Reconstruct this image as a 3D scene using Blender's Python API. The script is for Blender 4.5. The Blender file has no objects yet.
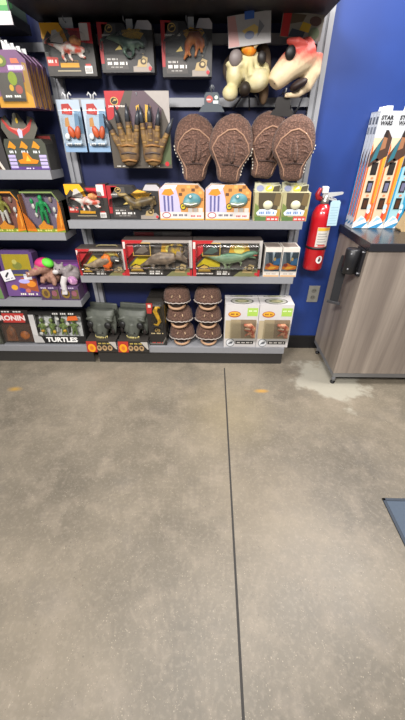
import bpy, bmesh, math, random
from mathutils import Matrix, Vector, Euler
random.seed(7)
R = math.radians
scene = bpy.context.scene
COL = scene.collection

# ------------------------------------------------------------------ camera
cam_d = bpy.data.cameras.new('camera')
cam_d.sensor_fit = 'VERTICAL'; cam_d.sensor_height = 36.0
cam_d.lens = 315.0 / 720.0 * 36.0
cam_d.clip_start = 0.02
cam = bpy.data.objects.new('camera', cam_d); COL.objects.link(cam)
cam.location = (0, 0, 1.25)
cam.rotation_euler = (R(90 - 34.6), 0, R(1.05))
scene.camera = cam

# ------------------------------------------------------------------ world, lights, exposure
w = bpy.data.worlds.new('store_air'); scene.world = w; w.use_nodes = True
w.node_tree.nodes['Background'].inputs[0].default_value = (0.93, 0.95, 1.0, 1)
w.node_tree.nodes['Background'].inputs[1].default_value = 0.16

def area(name, loc, rot, sx, sy, power, color=(1, 1, 1), spread=180):
    l = bpy.data.lights.new(name, 'AREA'); l.shape = 'RECTANGLE'
    l.size = sx; l.size_y = sy; l.energy = power; l.color = color; l.spread = R(spread)
    o = bpy.data.objects.new(name, l); COL.objects.link(o)
    o.location = loc; o.rotation_euler = rot
    return o
area('ceiling_light', (-1.25, -0.95, 2.9), (R(62), 0, R(-18)), 0.9, 0.5, 52, (1, 0.965, 0.92), 125)
area('ceiling_light', (0.5, -1.3, 2.8), (R(62), 0, 0), 1.2, 0.5, 33, (1, 0.965, 0.92), 125)
area('ceiling_light', (1.35, 1.50, 2.75), (0, 0, 0), 0.5, 0.25, 42, (1, 0.97, 0.94))
area('ceiling_light', (0.0, 0.9, 3.0), (0, 0, 0), 1.2, 0.4, 36, (1, 0.965, 0.92))
scene.view_settings.view_transform = 'Standard'
scene.view_settings.look = 'None'
scene.view_settings.gamma = 1
scene.view_settings.exposure = 0.25
scene.view_settings.use_curve_mapping = False

# ------------------------------------------------------------------ materials
def lin(hexs):
    h = hexs.lstrip('#')
    out = []
    for i in (0, 2, 4):
        c = int(h[i:i+2], 16) / 255
        out.append(c / 12.92 if c <= 0.04045 else ((c + 0.055) / 1.055) ** 2.4)
    return (*out, 1)
_M = {}
def base(name):
    m = bpy.data.materials.new(name); m.use_nodes = True
    nt = m.node_tree
    return m, nt, nt.nodes['Principled BSDF']
def mat(c, rough=0.5, metal=0.0, c2=None, scale=60.0, bump=0.0, thr=None, coat=0.0):
    """procedural: two colours mixed by noise, optional bump"""
    key = (c, rough, metal, c2, scale, bump, thr, coat)
    if key in _M: return _M[key]
    m, nt, b = base('mat_' + c.strip('#'))
    L = nt.links
    tc = nt.nodes.new('ShaderNodeTexCoord')
    n = nt.nodes.new('ShaderNodeTexNoise'); n.inputs['Scale'].default_value = scale
    n.inputs['Detail'].default_value = 3
    L.new(tc.outputs['Object'], n.inputs['Vector'])
    mx = nt.nodes.new('ShaderNodeMix'); mx.data_type = 'RGBA'
    a = lin(c)
    if c2 is None:
        mx.inputs[6].default_value = tuple(min(1, v * 0.93) for v in a[:3]) + (1,)
        mx.inputs[7].default_value = tuple(min(1, v * 1.07) for v in a[:3]) + (1,)
        L.new(n.outputs[0], mx.inputs[0])
    else:
        mx.inputs[6].default_value = a; mx.inputs[7].default_value = lin(c2)
        r = nt.nodes.new('ShaderNodeMapRange')
        t = 0.5 if thr is None else thr
        r.inputs[1].default_value = t - 0.08; r.inputs[2].default_value = t + 0.08
        L.new(n.outputs[0], r.inputs[0]); L.new(r.outputs[0], mx.inputs[0])
    L.new(mx.outputs[2], b.inputs['Base Color'])
    b.inputs['Roughness'].default_value = rough
    b.inputs['Metallic'].default_value = metal
    if coat: b.inputs['Coat Weight'].default_value = coat
    if bump:
        bp = nt.nodes.new('ShaderNodeBump'); bp.inputs['Strength'].default_value = bump
        bp.inputs['Distance'].default_value = 0.004
        L.new(n.outputs[0], bp.inputs['Height']); L.new(bp.outputs[0], b.inputs['Normal'])
    _M[key] = m
    return m
def grad(c1, c2, z0, z1, rough=0.5, axis=2, bump=0.0):
    """a two-colour paint job along one axis of the thing"""
    key = ('g', c1, c2, z0, z1, rough, axis, bump)
    if key in _M: return _M[key]
    m, nt, b = base('paint_' + c1.strip('#')); L = nt.links
    tc = nt.nodes.new('ShaderNodeTexCoord'); s = nt.nodes.new('ShaderNodeSeparateXYZ')
    L.new(tc.outputs['Object'], s.inputs[0])
    n = nt.nodes.new('ShaderNodeTexNoise'); n.inputs['Scale'].default_value = 45
    L.new(tc.outputs['Object'], n.inputs['Vector'])
    ad = nt.nodes.new('ShaderNodeMath'); ad.operation = 'MULTIPLY_ADD'
    ad.inputs[1].default_value = (z1 - z0) * 0.9; L.new(n.outputs[0], ad.inputs[0]); L.new(s.outputs[axis], ad.inputs[2])
    r = nt.nodes.new('ShaderNodeMapRange'); o = (z1 - z0) * 0.45
    r.inputs[1].default_value = z0 + o; r.inputs[2].default_value = z1 + o
    L.new(ad.outputs[0], r.inputs[0])
    mx = nt.nodes.new('ShaderNodeMix'); mx.data_type = 'RGBA'
    mx.inputs[6].default_value = lin(c1); mx.inputs[7].default_value = lin(c2)
    L.new(r.outputs[0], mx.inputs[0]); L.new(mx.outputs[2], b.inputs['Base Color'])
    b.inputs['Roughness'].default_value = rough
    if bump:
        bp = nt.nodes.new('ShaderNodeBump'); bp.inputs['Strength'].default_value = bump
        bp.inputs['Distance'].default_value = 0.004
        L.new(n.outputs[0], bp.inputs['Height']); L.new(bp.outputs[0], b.inputs['Normal'])
    _M[key] = m
    return m
def clear():
    if 'clear' in _M: return _M['clear']
    m, nt, b = base('clear_plastic'); L = nt.links
    out = nt.nodes['Material Output']; nt.nodes.remove(b)
    t = nt.nodes.new('ShaderNodeBsdfTransparent'); t.inputs[0].default_value = (0.96, 0.97, 0.97, 1)
    g = nt.nodes.new('ShaderNodeBsdfGlossy'); g.inputs['Roughness'].default_value = 0.12
    n = nt.nodes.new('ShaderNodeTexNoise'); n.inputs['Scale'].default_value = 25
    bp = nt.nodes.new('ShaderNodeBump'); bp.inputs['Strength'].default_value = 0.15
    L.new(n.outputs[0], bp.inputs['Height']); L.new(bp.outputs[0], g.inputs['Normal'])
    lw = nt.nodes.new('ShaderNodeFresnel'); lw.inputs[0].default_value = 1.4
    mx = nt.nodes.new('ShaderNodeMixShader')
    L.new(lw.outputs[0], mx.inputs[0]); L.new(t.outputs[0], mx.inputs[1]); L.new(g.outputs[0], mx.inputs[2])
    L.new(mx.outputs[0], out.inputs[0])
    _M['clear'] = m
    return m
def floor_mat():
    m, nt, b = base('polished_concrete'); L = nt.links; N = nt.nodes.new
    tc = N('ShaderNodeTexCoord')
    def noise(sc, det=4, rough=0.55):
        n = N('ShaderNodeTexNoise'); n.inputs['Scale'].default_value = sc
        n.inputs['Detail'].default_value = det; n.inputs['Roughness'].default_value = rough
        L.new(tc.outputs['Object'], n.inputs['Vector']); return n
    def ramp(src, a, c):
        r = N('ShaderNodeMapRange'); r.inputs[1].default_value = a; r.inputs[2].default_value = c
        L.new(src, r.inputs[0]); return r.outputs[0]
    def mix(f, a, c):
        x = N('ShaderNodeMix'); x.data_type = 'RGBA'
        if isinstance(f, float): x.inputs[0].default_value = f
        else: L.new(f, x.inputs[0])
        for i, v in ((6, a), (7, c)):
            if isinstance(v, str): x.inputs[i].default_value = lin(v)
            else: L.new(v, x.inputs[i])
        return x.outputs[2]
    def mul(a, c):
        x = N('ShaderNodeMath'); x.operation = 'MULTIPLY'; L.new(a, x.inputs[0])
        if isinstance(c, float): x.inputs[1].default_value = c
        else: L.new(c, x.inputs[1])
        return x.outputs[0]
    big = noise(1.7, 6, 0.6)
    col = mix(ramp(big.outputs[0], 0.36, 0.66), '#6a6357', '#8a8070')
    mid = noise(9, 6, 0.65)
    col = mix(mul(ramp(mid.outputs[0], 0.48, 0.72), 0.45), col, '#a39685')
    col = mix(mul(ramp(noise(4.3, 5).outputs[0], 0.55, 0.75), 0.35), col, '#6c6863')
    fine = noise(70, 3)
    col = mix(mul(ramp(fine.outputs[0], 0.5, 0.8), 0.35), col, '#aa9e8d')
    # aggregate showing through: pale chips and dark chips
    for sc, lo, hi, hexc, nz in ((90, 0.10, 0.18, '#c0b39f', 0.53), (55, 0.10, 0.16, '#5d544c', 0.56), (130, 0.14, 0.22, '#6c6258', 0.52), (160, 0.12, 0.22, '#b8ab98', 0.5)):
        v = N('ShaderNodeTexVoronoi'); v.inputs['Scale'].default_value = sc
        L.new(tc.outputs['Object'], v.inputs['Vector'])
        chip = ramp(v.outputs[0], hi, lo)
        sel = ramp(noise(sc * 0.23, 2).outputs[0], nz, nz + 0.06)
        col = mix(mul(mul(chip, sel), 0.55), col, hexc)
    # blotches with a place of their own: bare skimmed patch by the counter, two soft zones of ceiling light put in as paler colour, two yellow paint spots
    sp = N('ShaderNodeSeparateXYZ'); L.new(tc.outputs['Object'], sp.inputs[0])
    wob = noise(5.5, 5)
    def spot(cx, cy, rx, ry, soft, wobble=0.6):
        mp = N('ShaderNodeMapping'); mp.vector_type = 'POINT'
        mp.inputs['Location'].default_value = (-cx / rx, -cy / ry, 0); mp.inputs['Scale'].default_value = (1 / rx, 1 / ry, 0)
        L.new(tc.outputs['Object'], mp.inputs[0])
        ln = N('ShaderNodeVectorMath'); ln.operation = 'LENGTH'; L.new(mp.outputs[0], ln.inputs[0])
        ad = N('ShaderNodeMath'); ad.operation = 'MULTIPLY_ADD'; ad.inputs[1].default_value = wobble
        L.new(wob.outputs[0], ad.inputs[0]); L.new(ln.outputs['Value'], ad.inputs[2])
        return ramp(ad.outputs[0], 1 + wobble * 0.5, 1 + wobble * 0.5 - soft)
    col = mix(mul(spot(0.79, 1.60, 0.22, 0.24, 0.25, 2.6), 0.7), col, '#b5b1a3')
    col = mix(mul(spot(0.12, 1.30, 0.30, 0.34, 0.8), 0.35), col, '#a39474')
    col = mix(mul(spot(0.30, 0.72, 0.28, 0.30, 0.8), 0.25), col, '#9c8e78')
    col = mix(mul(spot(-1.18, 1.475, 0.06, 0.03, 0.9, 1.2), 0.9), col, '#b08a3c')
    col = mix(mul(spot(0.337, 1.485, 0.055, 0.022, 0.9, 1.2), 0.9), col, '#c0913c')
    L.new(col, b.inputs['Base Color'])
    rr = N('ShaderNodeMapRange'); rr.inputs[3].default_value = 0.34; rr.inputs[4].default_value = 0.52
    L.new(mid.outputs[0], rr.inputs[0]); L.new(rr.outputs[0], b.inputs['Roughness'])
    bp = N('ShaderNodeBump'); bp.inputs['Strength'].default_value = 0.06; bp.inputs['Distance'].default_value = 0.003
    L.new(fine.outputs[0], bp.inputs['Height']); L.new(bp.outputs[0], b.inputs['Normal'])
    return m
def wood_mat():
    if 'wood' in _M: return _M['wood']
    m, nt, b = base('grey_brown_laminate'); L = nt.links; N = nt.nodes.new
    tc = N('ShaderNodeTexCoord'); mp = N('ShaderNodeMapping'); mp.inputs['Scale'].default_value = (16, 16, 0.9)
    L.new(tc.outputs['Object'], mp.inputs[0])
    n = N('ShaderNodeTexNoise'); n.inputs['Scale'].default_value = 1.0; n.inputs['Detail'].default_value = 5
    L.new(mp.outputs[0], n.inputs['Vector'])
    mp2 = N('ShaderNodeMapping'); mp2.inputs['Scale'].default_value = (120, 120, 4)
    L.new(tc.outputs['Object'], mp2.inputs[0])
    n2 = N('ShaderNodeTexNoise'); n2.inputs['Scale'].default_value = 1.0; L.new(mp2.outputs[0], n2.inputs['Vector'])
    x = N('ShaderNodeMix'); x.data_type = 'RGBA'; x.inputs[6].default_value = lin('#857970'); x.inputs[7].default_value = lin('#aa9d91')
    r = N('ShaderNodeMapRange'); r.inputs[1].default_value = 0.33; r.inputs[2].default_value = 0.67
    L.new(n.outputs[0], r.inputs[0]); L.new(r.outputs[0], x.inputs[0])
    y = N('ShaderNodeMix'); y.data_type = 'RGBA'; y.blend_type = 'MULTIPLY'; y.inputs[0].default_value = 0.25
    L.new(x.outputs[2], y.inputs[6]); L.new(n2.outputs[0], y.inputs[7])
    L.new(y.outputs[2], b.inputs['Base Color']); b.inputs['Roughness'].default_value = 0.5
    _M['wood'] = m
    return m
def quilt_mat(c1, c2):
    """brown plush with a scaly embossed pattern"""
    key = ('q', c1, c2)
    if key in _M: return _M[key]
    m, nt, b = base('plush_' + c1.strip('#')); L = nt.links; N = nt.nodes.new
    tc = N('ShaderNodeTexCoord'); v = N('ShaderNodeTexVoronoi'); v.inputs['Scale'].default_value = 120
    L.new(tc.outputs['Object'], v.inputs['Vector'])
    x = N('ShaderNodeMix'); x.data_type = 'RGBA'; x.inputs[6].default_value = lin(c1); x.inputs[7].default_value = lin(c2)
    r = N('ShaderNodeMapRange'); r.inputs[1].default_value = 0.1; r.inputs[2].default_value = 0.6
    L.new(v.outputs[0], r.inputs[0]); L.new(r.outputs[0], x.inputs[0]); L.new(x.outputs[2], b.inputs['Base Color'])
    b.inputs['Roughness'].default_value = 0.9
    b.inputs['Sheen Weight'].default_value = 0.12
    bp = N('ShaderNodeBump'); bp.inputs['Strength'].default_value = 0.5; bp.inputs['Distance'].default_value = 0.004
    bp.invert = True
    mp = N('ShaderNodeMapping'); mp.inputs['Scale'].default_value = (26, 26, 110); L.new(tc.outputs['Object'], mp.inputs[0])
    n = N('ShaderNodeTexNoise'); n.inputs['Scale'].default_value = 1; n.inputs['Distortion'].default_value = 1.2; L.new(mp.outputs[0], n.inputs['Vector'])
    b2 = N('ShaderNodeBump'); b2.inputs['Strength'].default_value = 0.7; b2.inputs['Distance'].default_value = 0.007; L.new(n.outputs[0], b2.inputs['Height'])
    L.new(v.outputs[0], bp.inputs['Height']); L.new(b2.outputs[0], bp.inputs['Normal']); L.new(bp.outputs[0], b.inputs['Normal'])
    _M[key] = m
    return m

def mm(x, rough=0.45):
    return mat(x, rough) if isinstance(x, str) else x

# ------------------------------------------------------------------ mesh builder
_TXT = {}
def text_polys(s):
    if s in _TXT: return _TXT[s]
    c = bpy.data.curves.new('t', 'FONT'); c.body = s; c.size = 1; c.resolution_u = 2; c.offset = 0.045
    o = bpy.data.objects.new('t', c); COL.objects.link(o)
    bpy.context.view_layer.update()
    me = o.evaluated_get(bpy.context.evaluated_depsgraph_get()).to_mesh()
    vs = [(v.co.x, v.co.y) for v in me.vertices]; fs = [list(p.vertices) for p in me.polygons]
    bpy.data.objects.remove(o); bpy.data.curves.remove(c)
    x0 = min(v[0] for v in vs); x1 = max(v[0] for v in vs); y0 = min(v[1] for v in vs); y1 = max(v[1] for v in vs)
    vs = [((x - x0) / (x1 - x0), (y - y0) / (y1 - y0)) for x, y in vs]
    _TXT[s] = (vs, fs)
    return _TXT[s]

class MB:
    def __init__(self):
        self.V = []; self.F = []; self.S = []; self.mats = []; self.M = Matrix.Identity(4)
    def mi(self, m):
        m = mm(m)
        if m not in self.mats: self.mats.append(m)
        return self.mats.index(m)
    def add(self, vs, fs, m, smooth=False):
        o = len(self.V); k = self.mi(m)
        self.V += [tuple(self.M @ Vector(v)) for v in vs]
        for f in fs: self.F.append([i + o for i in f]); self.S.append((k, smooth))
        return self
    def poly(self, pts, m): return self.add(pts, [list(range(len(pts)))], m)
    def box(self, x0, x1, y0, y1, z0, z1, m):
        v = [(x, y, z) for x in (x0, x1) for y in (y0, y1) for z in (z0, z1)]
        return self.add(v, [(0, 1, 3, 2), (4, 6, 7, 5), (0, 4, 5, 1), (2, 3, 7, 6), (0, 2, 6, 4), (1, 5, 7, 3)], m)
    def prism(self, pts, y0, y1, m, side=None):
        """outline in x,z given clockwise seen from the front, between y0 (front) and y1"""
        n = len(pts)
        a = [(x, y0, z) for x, z in pts]; b = [(x, y1, z) for x, z in pts]
        self.add(a + b, [list(range(n))[::-1], list(range(n, 2 * n))], m)
        self.add(a + b, [(i, (i + 1) % n, n + (i + 1) % n, n + i) for i in range(n)], side or m)
        return self
    def decal(self, pts, m, lvl=1, y=0.0):
        yy = y - 0.0005 * lvl
        return self.poly([(x, yy, z) for x, z in pts], m)
    def rect(self, x0, x1, z0, z1, m, lvl=1, y=0.0):
        return self.decal([(x0, z0), (x1, z0), (x1, z1), (x0, z1)], m, lvl, y)
    def oval(self, cx, cz, rx, rz, m, lvl=1, y=0.0, n=16, a0=0, a1=360):
        return self.decal([(cx + rx * math.cos(R(a0 + (a1 - a0) * i / n)), cz + rz * math.sin(R(a0 + (a1 - a0) * i / n))) for i in range(n + (a1 - a0 < 360))], m, lvl, y)
    def text(self, s, x0, x1, z0, z1, m, lvl=2, y=0.0):
        vs, fs = text_polys(s)
        return self.add([(x0 + u * (x1 - x0), y - 0.0005 * lvl, z0 + v * (z1 - z0)) for u, v in vs], fs, m)
    def marks(self, x0, x1, z0, z1, m, lvl=2, y=0.0, n=7):
        """a line of small print, too small to read"""
        s = (x1 - x0) / n
        for i in range(n):
            if i % 4 == 3: continue
            self.rect(x0 + i * s, x0 + (i + 0.72) * s, z0, z1, m, lvl, y)
        return self
    def ring(self, a, b, m, smooth):
        n = len(a); self.add(list(a) + list(b), [(i, (i + 1) % n, n + (i + 1) % n, n + i) for i in range(n)], m, smooth)
    def loft(self, rings, m, smooth=True, caps=True):
        n = len(rings[0]); vs = [p for r in rings for p in r]; fs = []
        for k in range(len(rings) - 1):
            for i in range(n):
                fs.append((k * n + i, k * n + (i + 1) % n, (k + 1) * n + (i + 1) % n, (k + 1) * n + i))
        if caps:
            fs.append(tuple(range(n))[::-1]); fs.append(tuple(range((len(rings) - 1) * n, len(rings) * n)))
        return self.add(vs, fs, m, smooth)
    def tube(self, pts, rad, m, n=10, smooth=True, squash=1.0):
        pts = [Vector(p) for p in pts]
        if not isinstance(rad, (list, tuple)): rad = [rad] * len(pts)
        t0 = (pts[1] - pts[0]).normalized()
        u = t0.orthogonal().normalized(); rings = []
        for i, p in enumerate(pts):
            t = (pts[min(i + 1, len(pts) - 1)] - pts[max(i - 1, 0)]).normalized()
            u = (u - t * u.dot(t)).normalized(); v = t.cross(u)
            rings.append([tuple(p + u * math.cos(2 * math.pi * k / n) * rad[i] + v * math.sin(2 * math.pi * k / n) * rad[i] * squash) for k in range(n)])
        return self.loft(rings, m, smooth)
    def ell(self, c, r, m, rot=(0, 0, 0), n=14, k=9, smooth=True):
        Rm = Euler([R(a) for a in rot]).to_matrix(); c = Vector(c); rings = []
        for j in range(k + 1):
            th = -math.pi / 2 + math.pi * j / k
            th = max(min(th, math.pi / 2 - 0.06), -math.pi / 2 + 0.06)
            rings.append([tuple(c + Rm @ Vector((r[0] * math.cos(th) * math.cos(2 * math.pi * i / n), r[1] * math.cos(th) * math.sin(2 * math.pi * i / n), r[2] * math.sin(th)))) for i in range(n)])
        return self.loft(rings, m, smooth)
    def lathe(self, prof, m, c=(0, 0), n=24, smooth=True):
        return self.loft([[(c[0] + r * math.cos(2 * math.pi * i / n), c[1] + r * math.sin(2 * math.pi * i / n), z) for i in range(n)] for r, z in prof], m, smooth)
    def build(self, name, parent=None, loc=(0, 0, 0), bevel=0.0, remesh=0.0, sub=0, rot=None):
        me = bpy.data.meshes.new(name); me.from_pydata(self.V, [], self.F)
        for m in self.mats: me.materials.append(m)
        for p, (k, s) in zip(me.polygons, self.S): p.material_index = k; p.use_smooth = s
        if not remesh:
            bm = bmesh.new(); bm.from_mesh(me)
            bm.to_mesh(me); bm.free()
        o = bpy.data.objects.new(name, me); COL.objects.link(o)
        if remesh or sub or bevel:
            if remesh:
                md = o.modifiers.new('r', 'REMESH'); md.mode = 'VOXEL'; md.voxel_size = remesh; md.use_smooth_shade = True
                md = o.modifiers.new('s', 'SMOOTH'); md.iterations = 4; md.factor = 0.5
            if sub:
                md = o.modifiers.new('u', 'SUBSURF'); md.levels = sub; md.render_levels = sub
            if bevel:
                md = o.modifiers.new('b', 'BEVEL'); md.width = bevel; md.segments = 2; md.limit_method = 'ANGLE'
            bpy.context.view_layer.update()
            dg = bpy.context.evaluated_depsgraph_get()
            nm = bpy.data.meshes.new_from_object(o.evaluated_get(dg), depsgraph=dg)
            o.modifiers.clear(); o.data = nm; bpy.data.meshes.remove(me); nm.name = name
            if remesh:
                nm.materials.clear(); nm.materials.append(self.mats[0])
                for p in nm.polygons: p.material_index = 0; p.use_smooth = True
        o.location = loc
        if rot: o.rotation_euler = [R(a) for a in rot]
        if parent: o.parent = parent
        return o

# ------------------------------------------------------------------ object helpers
def tag(o, label, cat, group=None):
    o['label'] = label; o['category'] = cat
    if group: o['group'] = group
    return o
def thing(name, label, cat, loc=(0, 0, 0), group=None, rot=(0, 0, 0)):
    o = bpy.data.objects.new(name, None); COL.objects.link(o); o.empty_display_size = 0.05
    o.location = loc; o.rotation_euler = [R(a) for a in rot]
    return tag(o, label, cat, group)
def copy_tree(o, parent=None):
    c = o.copy(); COL.objects.link(c)
    if parent: c.parent = parent
    for ch in [x for x in COL.objects if x.parent == o]: copy_tree(ch, c)
    return c
def dup(o, loc, label, rot=None, group=None):
    c = copy_tree(o); c.location = loc; c['label'] = label
    if rot: c.rotation_euler = [R(a) for a in rot]
    if group: c['group'] = group
    return c
def structure(o): o['kind'] = 'structure'; return o

# planes of the place (metres)
YW = 1.99       # blue wall
YL = 1.765      # shelf lips
YU = 1.925      # front of the uprights
Z1, Z2, ZD = 0.912, 0.614, 0.130                    # right section shelves and deck
ZA, ZB, ZC, ZE, ZT = 1.139, 0.851, 0.458, 0.130, 1.669   # left section shelves

# ------------------------------------------------------------------ the setting
structure(MB().box(-2.6, 3.0, -2.2, YW + 0.1, -0.06, 0, floor_mat()).build('floor'))
blue = mat('#1f3b80', 0.42, c2='#1d3778', scale=3)
structure(MB().box(-2.6, 3.0, YW, YW + 0.1, 0, 3.1, blue).build('wall_back'))
structure(MB().box(-2.6, 3.0, YW - 0.010, YW, 0, 0.105, mat('#101014', 0.5)).build('baseboard_back', bevel=0.003))
structure(MB().box(0.104 + -0.004, 0.104 + 0.004, -2.2, 1.72, -0.001, 0.0006, mat('#35322f', 0.7)).build('trim_1', rot=(0, 0, -0.4), loc=(0, 0, 0)))

# ------------------------------------------------------------------ shelving
steel = mat('#909196', 0.45, 0.1); steel_d = mat('#7a7b80', 0.5, 0.1)
black = mat('#141318', 0.55); dark = mat('#1c1a1f', 0.6)

def shelf_mb(x0, x1, z, back=YU - 0.002, lip=0.037, m=steel, under=None):
    b = MB(); z -= 0.001
    b.box(x0, x1, YL, YL + 0.004, z - lip, z + 0.003, m)             # lip
    b.box(x0, x1, YL + 0.004, back, z - 0.020, z, m)                  # tray
    for x in (x0, x1 - 0.003): b.box(x, x + 0.003, YL + 0.004, back, z - lip, z - 0.020, m)   # brackets
    return b
def hook(b, x, z, y0, y1):
    b.tube([(x, y0, z), (x, y1 + 0.006, z), (x, y1, z + 0.006)], 0.0022, 'x', 6)

def upright(x, root):
    b = MB()
    b.box(x - 0.027, x - 0.005, YU, YU + 0.045, 0.0, 2.05, steel)
    b.box(x + 0.005, x + 0.027, YU, YU + 0.045, 0.0, 2.05, steel)
    b.box(x - 0.005, x + 0.005, YU + 0.008, YU + 0.045, 0.0, 2.05, steel_d)
    return b.build('upright', root)

navy = mat('#16204e', 0.55)
g = thing('display_shelving', 'grey metal wall shelving filled with dinosaur toys, beside the fire extinguisher', 'shelving', (0, 0, 0))
upright(0.495, g); upright(-0.713, g)
for z in (1.624, 1.408):
    MB().box(-0.686, 0.468, YU + 0.006, YU + 0.030, z - 0.017, z + 0.017, steel).build('crossbar', g)
for z in (Z1, Z2):
    shelf_mb(-0.741, 0.490, z).build('shelf', g)
dk = MB(); dk.box(-0.741, 0.508, YL, YL + 0.004, 0.090, ZD + 0.003, steel); dk.box(-0.741, 0.508, YL + 0.004, YU - 0.002, 0.1, ZD - 0.001, steel)
dk.build('base_deck', g)
MB().box(-0.741, 0.505, YL + 0.012, YL + 0.016, 0.0, 0.1, mat('#312f2d', 0.6)).build('kick_plate', g)
MB().box(-0.686, 0.468, YU + 0.034, YU + 0.040, 0.14, 2.05, navy).build('navy_sheet', g)  # added navy sheet that darkens the blue wall behind the products
cb = MB().box(-0.741, 0.470, 1.60, YU + 0.030, 1.676, 1.730, black).build('top_shelf', g)
cb['label'] = 'black top shelf'
g2 = thing('display_shelving', 'grey metal wall shelving at the left picture edge, with action figures and plush', 'shelving', (0, 0, 0))
for z in (ZA, ZB, ZC):
    shelf_mb(-1.95, -0.772, z).build('shelf', g2)
dk = MB(); dk.box(-1.95, -0.775, YL, YL + 0.004, 0.090, ZE + 0.003, steel); dk.box(-1.95, -0.775, YL + 0.004, YU - 0.002, 0.1, ZE - 0.001, steel); dk.build('base_deck', g2)
MB().box(-1.95, -0.775, YL + 0.012, YL + 0.016, 0.0, 0.1, mat('#312f2d', 0.6)).build('kick_plate', g2)
b = MB(); b.box(-1.95, -0.780, YL, YL + 0.004, ZT - 0.035, ZT + 0.003, mat('#c9c4c8', 0.5)); b.box(-1.95, -0.780, YL + 0.004, YU - 0.002, ZT - 0.035, ZT - 0.001, black)
o = b.build('shelf', g2); o['label'] = 'black shelf with a pale price strip'
upright(-1.93, g2)
MB().box(-1.90, -0.742, YU + 0.034, YU + 0.040, 0.14, 2.05, navy).build('navy_sheet', g2)  # same added navy sheet, darkening the wall on the left
for z in (1.42, 1.60):
    MB().box(-1.90, -0.742, YU + 0.006, YU + 0.030, z - 0.015, z + 0.015, steel_d).build('crossbar', g2)

# ------------------------------------------------------------------ print helpers
CRD = '#35312e'
def emblem(b, cx, cz, r, lvl=2, c1='#c8a55c', c2='#2a2420', y=0.0):
    """round skeleton badge with a pale bar below"""
    b.oval(cx, cz, r * 1.25, r, c1, lvl, y)
    b.oval(cx, cz, r * 1.02, r * 0.8, c2, lvl + 1, y)
    b.decal([(cx - r * 0.7, cz - r * 0.35), (cx - r * 0.1, cz + r * 0.05), (cx + r * 0.7, cz + r * 0.1), (cx + r * 0.8, cz + r * 0.35), (cx + r * 0.1, cz + r * 0.55), (cx - r * 0.3, cz + r * 0.1)], c1, lvl + 2, y)
def claw_badge(b, cx, cz, r, lvl=2, y=0.0):
    b.decal([(cx - r, cz - r * 0.7), (cx + r * 0.7, cz - r * 0.75), (cx + r, cz + r * 0.5), (cx + r * 0.2, cz + r * 0.75), (cx - r * 0.1, cz + r * 0.35), (cx - r * 0.7, cz + r * 0.2)], '#b39a6b', lvl, y)
    b.oval(cx + r * 0.2, cz, r * 0.55, r * 0.42, '#4a3a28', lvl + 1, y)
    b.oval(cx + r * 0.25, cz + r * 0.05, r * 0.3, r * 0.22, '#c3ab7c', lvl + 2, y)
def toy_dino(root, name, spine, limbs, m, y=0.03, vox=0.0035, W=1, H=1, extra=()):
    """spine: (u, v, radius[, dy]); limbs: lists of the same; u,v are shares of the box"""
    b = MB()
    P = lambda q: ((q[0] - 0.5) * W, y + (q[3] if len(q) > 3 else 0), q[1] * H)
    b.tube([P(q) for q in spine], [q[2] for q in spine], m, 12)
    for l in limbs: b.tube([P(q) for q in l], [q[2] for q in l], m, 8)
    for c, r in extra: b.ell(P(c), r, m)
    return b.build(name, root, remesh=vox)

# ------------------------------------------------------------------ hanging top row: three dinosaur blister packs
def peg(x, z, y1):      # peg hooks belong to the shelving
    b = MB(); b.tube([(x, YU + 0.006, z), (x, y1, z), (x, y1 - 0.004, z + 0.012)], 0.0022, steel, 6); b.build('peg_hook', g)

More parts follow.
